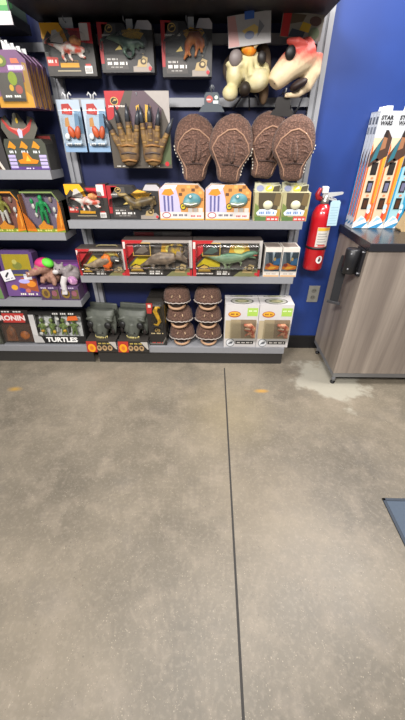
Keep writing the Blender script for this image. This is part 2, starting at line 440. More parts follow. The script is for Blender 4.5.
def spotted_pack(name, label, loc, group, rot=(0, 0, 0)):
    W, H, D = 0.213, 0.165, 0.07
    t = thing(name, label, 'toy pack', loc, group, rot)
    b = MB()
    b.prism([(-W/2, 0), (W/2, 0), (W/2, H), (W*0.30, H), (W*0.26, H*0.9), (-W*0.08, H*0.9), (-W*0.12, H), (-W/2, H)], 0, D, CRD, '#3a3632')
    b.decal([(-W/2, H), (-W*0.12, H), (-W*0.05, H*0.86), (0.0, H*0.66), (-W*0.2, H*0.66), (-W*0.36, H*0.86), (-W*0.47, H*0.7), (-W/2, H*0.72)], '#e9a91a', 1)
    b.decal([(W*0.0, H*0.9), (W*0.27, H*0.9), (W*0.3, H), (W/2, H), (W/2, H*0.62), (W*0.12, H*0.66)], '#b5222b', 1)
    b.decal([(-W*0.34, H*0.66), (-W*0.28, H*0.86), (-W*0.2, H*0.88), (-W*0.08, H*0.70), (-W*0.1, H*0.62)], '#b9b6b0', 2)
    b.rect(W*0.27, W*0.44, H*0.68, H*0.99, '#cfcac6', 2)
    b.decal([(-W*0.48, H*0.2), (-W*0.26, H*0.2), (-W*0.25, H*0.36), (-W*0.48, H*0.38)], '#b3352c', 2)
    b.marks(-W*0.46, -W*0.28, H*0.26, H*0.32, '#e9ddd4', 3, n=5)
    b.rect(-W*0.22, W*0.16, H*0.17, H*0.26, '#cf9622', 2)
    b.rect(-W*0.3, W*0.18, H*0.09, H*0.115, '#a59a80', 2)
    b.rect(W*0.27, W*0.42, H*0.05, H*0.2, '#d9d5d0', 2); b.rect(W*0.29, W*0.40, H*0.2, H*0.24, '#b3352c', 2)
    for k in range(5): b.rect(W*(0.29 + 0.024*k), W*(0.30 + 0.024*k), H*0.07, H*0.16, '#2a2a2a', 3)
    b.build('card_box', t)
    P = lambda pts, m, r, nm: None
    # toy: red and white spotted dinosaur pushed out of the window
    toy_dino(t, 'toy_dinosaur', [(0.10, 0.62, .003), (0.25, 0.58, .008), (0.38, 0.52, .015), (0.50, 0.56, .019), (0.60, 0.52, .017), (0.72, 0.50, .014), (0.82, 0.50, .008)],
             [[(0.38, 0.5, .009), (0.36, 0.36, .006), (0.42, 0.28, .005)], [(0.52, 0.5, .009), (0.50, 0.38, .006), (0.55, 0.29, .005)], [(0.66, 0.5, .008), (0.72, 0.38, .006), (0.82, 0.36, .006)]],
             mat('#c9503a', 0.4, c2='#d9d4cc', scale=38), y=-0.004, W=W, H=H)
    toy_dino(t, 'toy_head', [(0.56, 0.66, .012), (0.66, 0.68, .017), (0.76, 0.62, .011)], [], mat('#b06a3c', 0.5, c2='#d79a5c', scale=50), y=-0.008, W=W, H=H)
    bl = MB().prism([(-W*0.44, H*0.42), (-W*0.40, H*0.66), (W*0.02, H*0.84), (W*0.36, H*0.80), (W*0.42, H*0.46), (W*0.2, H*0.27), (-W*0.2, H*0.3)], -0.034, -0.0005, clear()).build('blister', t, bevel=0.006)
    tb = MB().box(-0.028, 0.028, 0.02, 0.022, H*0.9, H + 0.02, mat('#d9d9d9', 0.3)).build('hang_tab', t)
    return t
gD = 'hanging dinosaur packs on the top bar'
t1 = spotted_pack('dinosaur_pack', 'yellow and red topped pack with a spotted dinosaur, hanging in the top row', (-0.603, 1.845, 1.492), gD)
for x in (-0.603, -0.357, -0.100): peg(x, 1.632 + 0.03, 1.84)

def dino_pack(name, label, loc, group, W, H, toycol, belly, hi, pose, dd=0.07, hang=True, tab=True):
    t = thing(name, label, 'toy pack', loc, group)
    b = MB()
    if tab: out = [(-W/2, 0), (W/2, 0), (W/2, H*0.92), (W*0.44, H), (W*0.24, H), (W*0.14, H*0.84), (W*0.02, H*0.84), (-W*0.02, H*0.95), (-W/2, H*0.97)]
    else: out = [(-W/2, 0), (W/2, 0), (W/2, H), (-W/2, H)]
    b.prism(out, 0, dd, '#2e2c2c', '#4a4542')
    b.decal([(-W/2, H*0.18), (-W*0.44, H*0.18), (-W*0.42, H*0.72), (-W*0.30, H*0.96), (-W/2, H*0.97)], '#a3252a', 1)
    b.rect(-W*0.42, -W*0.16, H*0.66, H*0.93, '#4d4a4a' if tab else '#7a1f24', 1)
    emblem(b, -W*0.29, H*0.85, H*0.075, 2)
    b.text('JURASSIC WORLD', -W*0.43, -W*0.12, H*0.70, H*0.745, '#d7d2ca', 2)
    b.decal([(-W*0.06, H*0.74), (W*0.08, H*0.86), (W*0.34, H*0.76), (W*0.22, H*0.58), (W*0.04, H*0.6)], hi, 1)
    b.decal([(W*0.24, H*0.995), (W*0.44, H*0.995), (W*0.495, H*0.915), (W*0.495, H*0.82), (W*0.18, H*0.84)], '#b4afb2', 1)
    b.decal([(-W*0.42, H*0.64), (-W*0.1, H*0.6), (-W*0.14, H*0.4), (-W*0.38, H*0.36)], '#1a1616', 1)
    b.decal([(-W*0.22, H*0.44), (-W*0.12, H*0.54), (-W*0.08, H*0.46)], '#e0c46a', 2)
    b.decal([(-W*0.42, H*0.06), (W*0.02, H*0.06), (-W*0.04, H*0.34), (-W*0.42, H*0.36)], '#47423f', 1)
    b.marks(-W*0.38, -W*0.18, H*0.25, H*0.285, '#c9c5c0', 2, n=9)
    b.marks(-W*0.38, W*0.0, H*0.155, H*0.215, '#efece8', 2, n=13)
    b.marks(-W*0.32, -W*0.1, H*0.10, H*0.12, '#bcb8b2', 2, n=11)
    b.decal([(W*0.10, 0.002), (W*0.42, 0.002), (W*0.46, H*0.1), (W*0.4, H*0.2), (W*0.1, H*0.12)], '#9a8f86', 1)
    claw_badge(b, W*0.28, H*0.22, H*0.15, 2)
    b.oval(W*0.42, H*0.08, 0.007, 0.007, '#c0303a', 4)
    b.build('card_box', t)
    pal = mat(toycol, 0.45, c2=belly, scale=30, bump=0.2)
    spine, limbs = pose
    toy_dino(t, 'toy_dinosaur', spine, limbs, pal, y=-0.010, W=W, H=H)
    MB().prism([(-W*0.46, H*0.40), (-W*0.44, H*0.62), (W*0.0, H*0.78), (W*0.3, H*0.80), (W*0.42, H*0.6), (W*0.34, H*0.34), (W*0.0, H*0.36)], -0.036, -0.0005, clear()).build('blister', t, bevel=0.006)
    if hang: MB().box(W*0.02, W*0.14, 0.02, 0.022, H*0.84, H + 0.008, mat('#d0d0d0', 0.3)).build('hang_tab', t)
    return t
pose_run = ([(0.06, 0.60, .003), (0.14, 0.68, .005), (0.28, 0.66, .009), (0.42, 0.62, .015), (0.56, 0.55, .018), (0.66, 0.56, .015), (0.75, 0.58, .011), (0.84, 0.50, .008)],
            [[(0.50, 0.52, .012), (0.46, 0.40, .007), (0.52, 0.30, .005), (0.58, 0.29, .004)], [(0.60, 0.50, .011), (0.64, 0.38, .006), (0.60, 0.30, .004)], [(0.70, 0.52, .006), (0.74, 0.43, .004)]])
pose_rear = ([(0.44, 0.30, .005), (0.50, 0.40, .009), (0.52, 0.55, .016), (0.60, 0.68, .020), (0.72, 0.70, .017), (0.80, 0.60, .012), (0.82, 0.50, .009)],
             [[(0.56, 0.6, .011), (0.52, 0.46, .007), (0.58, 0.36, .005)], [(0.68, 0.6, .011), (0.70, 0.46, .007), (0.66, 0.34, .005)], [(0.76, 0.6, .008), (0.80, 0.42, .006)]])
dino_pack('dinosaur_pack', 'toy pack with a dark green dinosaur and yellow flash, hanging in the top row', (-0.357, 1.845, 1.503), gD, 0.228, 0.160, '#2c4038', '#55695a', '#e2b23c', pose_run)
dino_pack('dinosaur_pack', 'toy pack with a rusty brown dinosaur, hanging left of the bone-coloured mask', (-0.100, 1.845, 1.488), gD, 0.214, 0.180, '#8a4a2c', '#b0703c', '#d9a32a', pose_rear)

# ------------------------------------------------------------------ dinosaur masks hanging top right
def straps(t, pts_list):
    for p in pts_list: MB().tube(p, 0.006, black, 6, squash=0.35).build('strap', t)
t = thing('dinosaur_mask', 'bone-coloured dinosaur mask with grey eyelid and orange brow, hanging under a white tag', 'mask', (0.160, 1.80, 1.42))
b = MB(); mb = mat('#cdc190', 0.55, c2='#ddd3ae', scale=16, bump=0.3)
b.ell((0.005, 0.07, 0.105), (0.080, 0.06, 0.055), mb)
b.ell((-0.055, 0.045, 0.075), (0.036, 0.045, 0.055), mb); b.ell((0.045, 0.02, 0.052), (0.056, 0.05, 0.040), mb, (0, -14, 0))
b.ell((0.08, 0.045, 0.068), (0.022, 0.045, 0.038), mb); b.ell((-0.07, 0.03, 0.012), (0.036, 0.035, 0.030), mb)
b.tube([(0.012, 0.02, 0.115), (0.010, -0.002, 0.085), (0.015, -0.012, 0.06)], [0.012, 0.014, 0.016], mb)
b.ell((-0.05, 0.03, 0.105), (0.046, 0.03, 0.018), mb); b.ell((0.06, 0.045, 0.098), (0.035, 0.03, 0.02), mb)
b.build('mask_shell', t, remesh=0.005)
MB().ell((-0.054, 0.012, 0.122), (0.028, 0.020, 0.030), mat('#7c7270', 0.5), (0, 20, 0)).build('eyelid', t)
b = MB(); b.ell((-0.002, 0.018, 0.150), (0.034, 0.016, 0.020), mat('#d97a14', 0.5, c2='#e8a92a', scale=30), (0, 12, 0)); b.tube([(0.02, 0.01, 0.155), (0.04, 0.005, 0.166)], [0.008, 0.002], '#d9c49c'); b.build('brow_crest', t)
MB().ell((0.055, 0.006, 0.122), (0.019, 0.014, 0.023), mat('#221d1c', 0.5), (0, -14, 0)).build('eye_hole', t)
MB().ell((-0.010, -0.004, 0.022), (0.026, 0.04, 0.026), mat('#2a2119', 0.6)).build('mouth_opening', t)
b = MB(); b.ell((0.07, 0.095, 0.10), (0.040, 0.02, 0.085), mat('#6a5745', 0.8)); b.ell((-0.03, 0.098, 0.10), (0.075, 0.02, 0.065), mat('#4a3d33', 0.8)); b.ell((0.085, 0.08, 0.02), (0.022, 0.02, 0.045), mat('#7a624a', 0.8)); b.build('hood', t)
straps(t, [[(-0.01, 0.03, 0.03), (-0.02, 0.02, 0.0), (-0.055, 0.03, -0.045)], [(0.0, 0.03, 0.03), (0.015, 0.02, -0.01), (0.02, 0.03, -0.05)], [(0.02, 0.03, 0.02), (0.05, 0.03, 0.0), (0.06, 0.04, -0.03)]])
b = MB(); b.M = Matrix.Translation((0.0, -0.004, 0.158)) @ Matrix.Rotation(R(-6), 4, 'Y')
b.prism([(-0.086, 0), (0.086, 0), (0.086, 0.092), (-0.086, 0.092)], 0, 0.002, '#a9a5a4')
b.decal([(-0.084, 0.002), (-0.04, 0.002), (-0.055, 0.09), (-0.084, 0.09)], '#b98a86', 1); b.decal([(-0.03, 0.045), (0.02, 0.06), (0.05, 0.04), (0.0, 0.02)], '#d1b267', 1)
b.oval(0.0, 0.03, 0.02, 0.012, '#6f7894', 2); b.rect(-0.018, 0.02, 0.075, 0.098, '#3b62b0', 2); b.decal([(0.03, 0.02), (0.06, 0.05), (0.04, 0.07)], '#77777c', 2)
b.build('header_tag', t)
peg(0.165, 1.66, 1.81)

t = thing('dinosaur_mask', 'red and cream dinosaur mask with black eye hole, hanging beside the end upright', 'mask', (0.362, 1.80, 1.41))
mb = grad('#e2cca8', '#b8483f', 0.105, 0.150, 0.5, bump=0.2)
b = MB()
b.tube([(0.06, 0.06, 0.155), (0.015, 0.045, 0.135), (-0.035, 0.02, 0.100), (-0.075, 0.0, 0.065), (-0.092, -0.006, 0.046)], [0.058, 0.062, 0.050, 0.041, 0.028], mb, 14)
b.tube([(0.075, 0.06, 0.15), (0.080, 0.06, 0.09), (0.060, 0.055, 0.035)], [0.045, 0.040, 0.026], mb, 12)
b.tube([(0.075, 0.06, 0.045), (0.03, 0.04, 0.018), (-0.03, 0.02, 0.012)], [0.018, 0.014, 0.009], mb, 10)
b.tube([(-0.05, 0.015, 0.185), (-0.005, 0.0, 0.178), (0.03, 0.0, 0.172)], [0.010, 0.017, 0.010], mb, 10)
b.tube([(0.03, 0.0, 0.118), (-0.03, -0.02, 0.088), (-0.08, -0.03, 0.055)], [0.007, 0.009, 0.005], mb, 8)
b.build('mask_shell', t, remesh=0.005)
MB().ell((-0.036, -0.026, 0.142), (0.022, 0.012, 0.024), mat('#130f0f', 0.5), (0, 15, 0)).build('eye_hole', t)
MB().ell((0.022, 0.012, 0.048), (0.040, 0.03, 0.017), mat('#2a1a16', 0.6), (0, -24, 0)).build('mouth_opening', t)
MB().ell((-0.086, -0.022, 0.048), (0.005, 0.005, 0.003), mat('#6b5346', 0.6)).build('nostril', t)
straps(t, [[(0.06, 0.05, 0.03), (0.04, 0.04, -0.03), (0.01, 0.05, -0.075)], [(-0.01, 0.05, 0.02), (-0.02, 0.04, -0.02), (-0.06, 0.05, -0.03)], [(0.0, 0.05, -0.02), (0.03, 0.05, -0.05), (-0.01, 0.055, -0.07)]])
b = MB(); b.M = Matrix.Translation((0.006, 0.028, 0.192)) @ Matrix.Rotation(R(5), 4, 'Y')
b.prism([(-0.085, 0), (0.083, 0), (0.083, 0.075), (-0.085, 0.075)], 0, 0.002, '#8b8376')
b.decal([(-0.083, 0.002), (-0.05, 0.002), (-0.05, 0.073), (-0.083, 0.073)], '#b5221f', 1); b.decal([(-0.05, 0.04), (0.0, 0.05), (0.01, 0.07), (-0.05, 0.07)], '#5b4a35', 1)
b.decal([(-0.01, 0.025), (0.03, 0.02), (0.035, 0.045), (0.0, 0.05)], '#c3a024', 2); b.decal([(-0.05, 0.004), (0.01, 0.006), (0.015, 0.022), (-0.04, 0.028)], '#3a3f4a', 2)
b.oval(0.052, 0.02, 0.022, 0.018, '#6d7a5c', 2); b.oval(0.05, 0.055, 0.024, 0.014, '#5a4038', 2)
b.build('header_tag', t)
peg(0.372, 1.672, 1.83)

# ------------------------------------------------------------------ second hanging row
def blister_card(loc, label, group):
    W, H = 0.106, 0.20
    t = thing('blister_card', label, 'toy pack', loc, group)
    b = MB(); b.prism([(-W/2, 0), (W/2, 0), (W/2, H), (-W/2, H)], 0, 0.004, '#aebccb')
    b.decal([(-W/2, 0), (W/2, 0), (W/2, H*0.12), (-W/2, H*0.18)], '#7f9dbd', 1)
    b.rect(-W*0.5, W*0.5, H*0.80, H*0.815, '#e4e8ec', 3)
    b.decal([(-W*0.34, H*0.74), (W*0.1, H*0.72), (W*0.16, H*0.82), (W*0.02, H*0.93), (-W*0.3, H*0.92)], '#a8322c', 2)
    b.marks(-W*0.22, W*0.06, H*0.79, H*0.84, '#e8d6cf', 4, n=5)
    b.decal([(-W*0.30, H*0.5), (-W*0.08, H*0.5), (-W*0.1, H*0.68), (-W*0.26, H*0.66)], '#c28f54', 1)
    b.decal([(W*0.12, H*0.42), (W*0.5, H*0.36), (W*0.5, H*0.78), (W*0.2, H*0.8)], '#6d8ba6', 1)
    b.marks(-W*0.42, W*0.38, H*0.13, H*0.18, '#eef1f4', 3, n=8)
    b.build('card', t)
    MB().prism([(-W*0.40, H*0.16), (W*0.42, H*0.16), (W*0.44, H*0.74), (-W*0.32, H*0.74)], -0.026, -0.0008, clear()).build('blister', t, bevel=0.008)
    b = MB(); b.ell((-0.004, -0.012, H*0.40), (0.015, 0.009, 0.024), mat('#c4552a', 0.45), (0, -18, 0)); b.ell((0.026, -0.012, H*0.39), (0.014, 0.009, 0.026), mat('#b9502a', 0.45), (0, 14, 0)); b.build('toy_legs', t)
    MB().ell((-0.026, -0.012, H*0.31), (0.012, 0.008, 0.013), mat('#dfe3e6', 0.4)).build('toy_ball', t)
    b = MB()
    for s in (-1, 1): b.tube([(s*0.006, 0.002, H), (s*0.006, 0.002, H+0.016), (s*0.014, 0.002, H+0.024), (s*0.021, 0.002, H+0.014)], 0.0035, mat('#d8dadd', 0.3), 8)
    b.build('hang_hook', t)
    return t
gC = 'pale blue blister cards'
bc = blister_card((-0.652, 1.845, 1.212), 'pale blue blister card with a red badge, hanging nearest the left upright', gC)
dup(bc, (-0.536, 1.845, 1.212), 'pale blue blister card with a red badge, hanging next to the clawed gloves')
for x in (-0.652, -0.536): peg(x, 1.418, 1.842)

# clawed gloves on a big card
t = thing('clawed_gloves_pack', 'large card with a pair of brown clawed dinosaur gloves, hanging beside slippers', 'toy pack', (-0.332, 1.845, 1.145))
W, H = 0.292, 0.297
b = MB(); b.prism([(-W/2, 0), (W/2, 0), (W/2, H), (-W/2, H)], 0, 0.006, '#4c443b', '#b9b5ae')
b.decal([(-W/2, H), (-W*0.18, H), (-W*0.30, H*0.80), (-W*0.42, H*0.66), (-W/2, H*0.64)], '#b3222a', 1)
b.decal([(W*0.12, H), (W/2, H), (W/2, H*0.55), (W*0.40, H*0.78)], '#a9a19c', 1)
b.decal([(-W*0.06, H), (W*0.12, H), (W*0.38, H*0.78), (W*0.3, H*0.5), (-W*0.2, H*0.6)], '#5a4650', 1)
b.decal([(W*0.10, H*0.62), (W*0.20, H*0.62), (W*0.20, H*0.82), (W*0.12, H*0.84)], '#cfa238', 2); b.decal([(-W*0.22, H*0.54), (-W*0.12, H*0.54), (-W*0.14, H*0.70), (-W*0.19, H*0.70)], '#c59a2c', 2); b.decal([(-W*0.02, H*0.66), (W*0.02, H*0.66), (W*0.02, H*0.84), (-W*0.03, H*0.82)], '#cfa238', 2)
b.decal([(W*0.3, H*0.06), (W*0.49, H*0.05), (W*0.49, H*0.45), (W*0.36, H*0.4)], '#4f5a3a', 1)
emblem(b, -W*0.36, H*0.88, H*0.05, 2); b.text('JURASSIC WORLD', -W*0.46, -W*0.20, H*0.80, H*0.83, '#eee8e0', 2)
b.oval(W*0.42, H*0.06, 0.010, 0.010, '#b3222a', 2); b.marks(-W*0.44, -W*0.3, H*0.02, H*0.035, '#d8d4cc', 2, n=6); b.marks(W*0.1, W*0.3, H*0.02, H*0.035, '#d8d4cc', 2, n=6)
b.build('backing_card', t)
for s in (-1, 1):
    mg = mat('#5b4530', 0.7, c2='#7d6038', scale=26, bump=0.4)
    b = MB(); cx = s * 0.058
    b.ell((cx, -0.016, 0.060), (0.050, 0.022, 0.052), mg)
    fing = [(cx - 0.034, 0.075, cx - 0.074, 0.158), (cx - 0.016, 0.09, cx - 0.034, 0.185), (cx + 0.012, 0.09, cx + 0.010, 0.19), (cx + 0.034, 0.075, cx + 0.052, 0.178)] if s < 0 else \
           [(cx - 0.032, 0.08, cx - 0.040, 0.185), (cx - 0.006, 0.09, cx - 0.004, 0.188), (cx + 0.020, 0.085, cx + 0.032, 0.175), (cx + 0.036, 0.07, cx + 0.076, 0.145)]
    for x0, z0, x1, z1 in fing: b.tube([(x0, -0.016, z0), ((x0 + x1) / 2, -0.022, (z0 + z1) / 2), (x1, -0.018, z1)], [0.017, 0.015, 0.012], mg, 10)
    gl = b.build('glove', t, remesh=0.004)
    bt = MB()
    for x0, z0, x1, z1 in fing:
        for k in (0.25, 0.5, 0.75):
            xx = x0 + (x1 - x0) * k; zz = z0 + (z1 - z0) * k
            bt.ell((xx, -0.030, zz), (0.011, 0.006, 0.006), mat('#8a6a36', 0.6))
    for z in (0.03, 0.06, 0.09): bt.tube([(cx - 0.036, -0.030, z), (cx, -0.040, z + 0.006), (cx + 0.036, -0.030, z)], 0.0045, mat('#94693a' if z != 0.06 else '#4f4440', 0.6), 6)
    bt.build('scale_bands', gl)
    for x0, z0, x1, z1 in fing:
        d = Vector((x1 - x0, 0, z1 - z0)).normalized()
        p = Vector((x1, -0.018, z1))
        MB().tube([tuple(p - d * 0.004), tuple(p + d * 0.028 + Vector((0, -0.004, 0))), tuple(p + d * 0.062)], [0.0125, 0.010, 0.002], mat('#3d4047', 0.35), 10).build('claw', gl)
peg(-0.332, 1.425, 1.845)

# slippers hanging in pairs
def hung_slipper(label, loc, group, rot=(0, 0, 0), flip=1, shade=('#7c5b4d', '#573e34'), sc=(1, 1, 1)):
    t = thing('dinosaur_slipper', label, 'slipper', loc, group, rot)
    q = quilt_mat(*shade)
    H = 0.272
    prof = [(0.0, .36), (0.03, .50), (0.12, .57), (0.22, .60), (0.31, .70), (0.41, .90), (0.51, 1.0), (0.63, .98), (0.75, .91), (0.86, .77), (0.94, .56), (1.0, .2)]
    hw = 0.104 * sc[0]
    wd = lambda t_: next(a[1] + (c[1] - a[1]) * (t_ - a[0]) / (c[0] - a[0]) for a, c in zip(prof, prof[1:]) if a[0] <= t_ <= c[0])
    dp = lambda t_: 0.028 + 0.030 * math.sin(math.pi * min(1, t_ * 0.85)) if 0.02 < t_ < 0.95 else 0.020
    N = 22; b = MB(); rings = []
    for k in range(27):
        tt = k / 26; a = wd(tt) * hw; d = dp(tt); cx = flip * 0.008 * math.sin(tt * 3)
        rings.append([(cx + a * math.copysign(abs(math.cos(2*math.pi*i/N)) ** 0.8, math.cos(2*math.pi*i/N)), -d * math.copysign(abs(math.sin(2*math.pi*i/N)) ** 0.8, math.sin(2*math.pi*i/N)), tt * H) for i in range(N)])
    b.loft(rings, q); b.build('slipper_body', t)
    surf = lambda x, tt: -dp(tt) * max(0.05, 1 - abs(x / (wd(tt) * hw)) ** 2.4) ** 0.5
    def path(pts, r, m, name, lift=0.001):
        out = []
        for i in range(len(pts) - 1):
            for s in range(5):
                f = s / 5; x = pts[i][0] + (pts[i+1][0] - pts[i][0]) * f; tt = pts[i][1] + (pts[i+1][1] - pts[i][1]) * f
                out.append((flip * x * hw + flip * 0.008 * math.sin(tt * 3), surf(x * hw, tt) - lift, tt * H))
        return MB().tube(out, r, m, 7).build(name, t)
    pip = mat('#9a7761', 0.8)
    path([(-0.36, 0.04), (-0.42, 0.22), (-0.66, 0.36), (-0.84, 0.48), (-0.74, 0.60), (-0.46, 0.72), (-0.10, 0.79), (0.22, 0.77), (0.62, 0.66), (0.84, 0.50), (0.60, 0.34), (0.42, 0.2), (0.38, 0.04)], 0.0036, pip, 'piping')
    path([(-0.10, 0.32), (-0.06, 0.48), (0.02, 0.68)], [0.007, 0.010, 0.012, 0.013, 0.013, 0.012, 0.011, 0.010, 0.008, 0.004], q, 'ridge', 0.002)
    path([(0.14, 0.34), (0.20, 0.48), (0.14, 0.64)], [0.005, 0.007, 0.009, 0.010, 0.010, 0.009, 0.008, 0.007, 0.005, 0.003], q, 'ridge', 0.001)
    for (a0, b0, a1, b1) in ((-0.66, .50, -0.22, .58), (-0.68, .43, -0.24, .48), (-0.5, .64, -0.16, .66), (0.30, .46, 0.72, .54), (0.28, .56, 0.66, .62), (0.26, .38, 0.60, .42)): path([(a0, b0), ((a0 + a1) / 2, (b0 + b1) / 2 + .015), (a1, b1)], [0.001 + 0.004 * math.sin(math.pi * (k + .5) / 10) for k in range(10)], q, 'wrinkle', 0.0)
    path([(-0.44, 0.27), (0.0, 0.29), (0.44, 0.27)], 0.0036, quilt_mat('#4a322a', '#35241d'), 'seam')
    b = MB()
    for k in range(9):
        tt = 0.14 + 0.05 * k
        b.ell((-flip * (wd(tt) * hw - 0.001) + flip * 0.008 * math.sin(tt * 3), -0.012, tt * H), (0.0038, 0.004, 0.0045), mat('#d9d2c4', 0.6), n=8, k=5)
    b.build('tooth_trim', t)
    return t
gS = 'brown slippers hanging from the second bar'
sl = hung_slipper('brown quilted dinosaur slipper, leftmost of the hanging slippers, next to the clawed gloves', (-0.076, 1.86, 1.088), gS)
s2 = hung_slipper('brown quilted dinosaur slipper, second from the left under the clear hanger', (0.096, 1.815, 1.086), gS, (0, 5, 0), -1)
dup(sl, (0.264, 1.868, 1.100), 'darker brown dinosaur slipper turned inwards, partly behind the rightmost hanging slipper', (0, 6, 10))
o = dup(s2, (0.404, 1.786, 1.096), 'brown quilted dinosaur slipper, rightmost, hanging beside the end upright', (0, -2, -6))
o.scale = (0.95, 0.9, 0.95)
def hanger(name, label, loc, m, sticker):
    t = thing(name, label, 'hanger', loc)
    b = MB(); b.prism([(-0.034, 0.03), (0.034, 0.03), (0.034, 0.062), (0.026, 0.074), (-0.026, 0.074), (-0.034, 0.062)], 0, 0.002, m)
    b.prism([(-0.060, 0.004), (0.060, 0.004), (0.040, 0.03), (-0.040, 0.03)], 0, 0.002, m)
    if sticker:
        b.oval(-0.010, 0.050, 0.015, 0.013, '#b6564e', 1); b.marks(-0.022, 0.002, 0.046, 0.051, '#eeeeee', 2, n=4)
        b.oval(0.020, 0.056, 0.008, 0.007, '#cfe0cf', 1); b.rect(0.006, 0.030, 0.034, 0.045, '#d5d9dc', 1)
    b.build('hanger_plate', t)
    MB().tube([(0.0, 0.001, 0.074), (-0.008, 0.001, 0.090), (0.0, 0.001, 0.100), (0.009, 0.001, 0.092), (0.007, 0.001, 0.08)], 0.0025, m, 8).build('hanger_hook', t)
hanger('slipper_hanger', 'grey plastic hanger with red and white stickers above the left slippers', (0.008, 1.84, 1.362), mat('#5a6066', 0.25), True)
hanger('slipper_hanger', 'dark plastic hanger above the right slippers, under the masks', (0.33, 1.835, 1.345), mat('#2e2b2a', 0.3), False)
peg(0.008, 1.448, 1.838); peg(0.33, 1.432, 1.796)

# ------------------------------------------------------------------ upper shelf: packs, lizard boxes, egg boxes
gU = 'toy boxes on the upper shelf'
YF = YL + 0.008
c = dup(t1, (-0.634, YF + 0.036, Z1), 'yellow and red topped pack with a spotted dinosaur, standing on the upper shelf', group=gU)
for ch in [o for o in COL.objects if o.parent == c and o.name.startswith('hang_tab')]: bpy.data.objects.remove(ch)
pose_long = ([(0.20, 0.74, .006), (0.34, 0.70, .014), (0.42, 0.56, .018), (0.52, 0.46, .021), (0.66, 0.52, .022), (0.78, 0.56, .020), (0.88, 0.62, .013), (0.90, 0.44, .008)],
             [[(0.46, 0.46, .010), (0.42, 0.34, .007), (0.48, 0.28, .005)], [(0.62, 0.46, .010), (0.58, 0.34, .007), (0.62, 0.28, .005)], [(0.82, 0.5, .010), (0.84, 0.36, .007), (0.80, 0.28, .005)]])
dino_pack('dinosaur_pack', 'wide dark pack with an olive brown dinosaur, on the upper shelf', (-0.388, YF + 0.036, Z1), gU, 0.272, 0.164, '#5c4c34', '#8a7548', '#e0a83a', pose_long, hang=False)

def lizard_box(label, loc):
    W, H, D = 0.232, 0.165, 0.085
    t = thing('lizard_toy_box', label, 'toy box', loc, gU)
    b = MB()
    b.prism([(-W/2, 0), (W/2, 0), (W/2, H*0.80), (W*0.36, H), (-W*0.38, H), (-W/2, H*0.86)], 0, D, '#c58a4a', '#d8cfc8')
    b.decal([(-W*0.49, H*0.24), (-W*0.02, H*0.24), (-W*0.06, H*0.62), (-W*0.14, H*0.98), (-W*0.38, H*0.99), (-W*0.49, H*0.86)], '#b7b0cc', 1)
    b.decal([(-W*0.44, H*0.9), (-W*0.36, H*0.99), (-W*0.08, H*0.99), (-W*0.16, H*0.84)], '#e3ddda', 2)
    b.decal([(-W*0.44, H*0.74), (-W*0.36, H*0.88), (-W*0.22, H*0.90), (-W*0.16, H*0.76), (-W*0.26, H*0.70), (-W*0.36, H*0.72)], '#dd8628', 3)
    for k in range(3): b.rect(-W*(0.40 - 0.085*k), -W*(0.36 - 0.085*k), H*0.26, H*0.70, '#5f5d8e', 3)
    for i, (u, v) in enumerate([(0.0, .82), (.12, .9), (.22, .82), (.3, .9), (.38, .74), (-.06, .7), (.4, .56), (.3, .6)]):
        b.rect(W*u, W*(u + 0.075), H*v, H*(v + 0.08), ('#8a5a30', '#e0a45c', '#5e4030')[i % 3], 2)
    b.rect(-W*0.49, W*0.49, 0.002, H*0.24, '#cfc8c4', 2)
    b.rect(-W*0.49, W*0.49, 0.0015, H*0.05, '#d89f4a', 3)
    b.marks(-W*0.2, W*0.12, H*0.12, H*0.18, '#4a4658', 3, n=10); b.marks(W*0.2, W*0.44, H*0.10, H*0.15, '#b3484a', 3, n=7)
    b.oval(-W*0.35, H*0.15, W*0.10, H*0.09, '#a85a5e', 4); b.oval(-W*0.35, H*0.15, W*0.075, H*0.06, '#ece6e0', 5)
    for k in range(3): b.rect(W*(0.14 + 0.115*k), W*(0.24 + 0.115*k), H*0.24, H*0.36, ('#b9b3ac', '#a39b92', '#c9c2b8')[k], 3)
    b.oval(W*0.03, H*0.40, W*0.07, H*0.10, '#3a3a34', 3); b.oval(W*0.03, H*0.40, W*0.052, H*0.075, '#c9b024', 4); b.decal([(0.0, H*0.38), (W*0.06, H*0.40), (W*0.02, H*0.44)], '#3a3a34', 5)
    b.build('card_box', t)
    b = MB(); lz = grad('#b9b48c', '#4f7f86', H*0.40, H*0.56, 0.45)
    b.ell((W*0.24, -0.002, H*0.58), (W*0.20, 0.020, H*0.20), lz); b.ell((W*0.14, -0.010, H*0.52), (W*0.12, 0.016, H*0.12), lz); b.ell((W*0.20, -0.014, H*0.68), (W*0.06, 0.010, H*0.07), lz)
    hd = b.build('toy_lizard', t, remesh=0.004)
    b = MB(); b.ell((W*0.20, -0.022, H*0.69), (0.006, 0.004, 0.006), mat('#e6e0c8', 0.3), n=10, k=6); b.tube([(W*0.06, -0.024, H*0.50), (W*0.2, -0.028, H*0.47), (W*0.34, -0.020, H*0.50)], 0.003, mat('#e8e3d6', 0.5), 6); b.build('face', hd)
    return t
lizard_box('orange box with a blue-green lizard head, beside the olive brown dinosaur pack', (-0.140, YF + 0.02, Z1))
l2 = [o for o in COL.objects if o.name.startswith('lizard_toy_box')][0]
dup(l2, (0.098, YF + 0.02, Z1), 'orange box with a blue-green lizard head, next to the egg boxes')

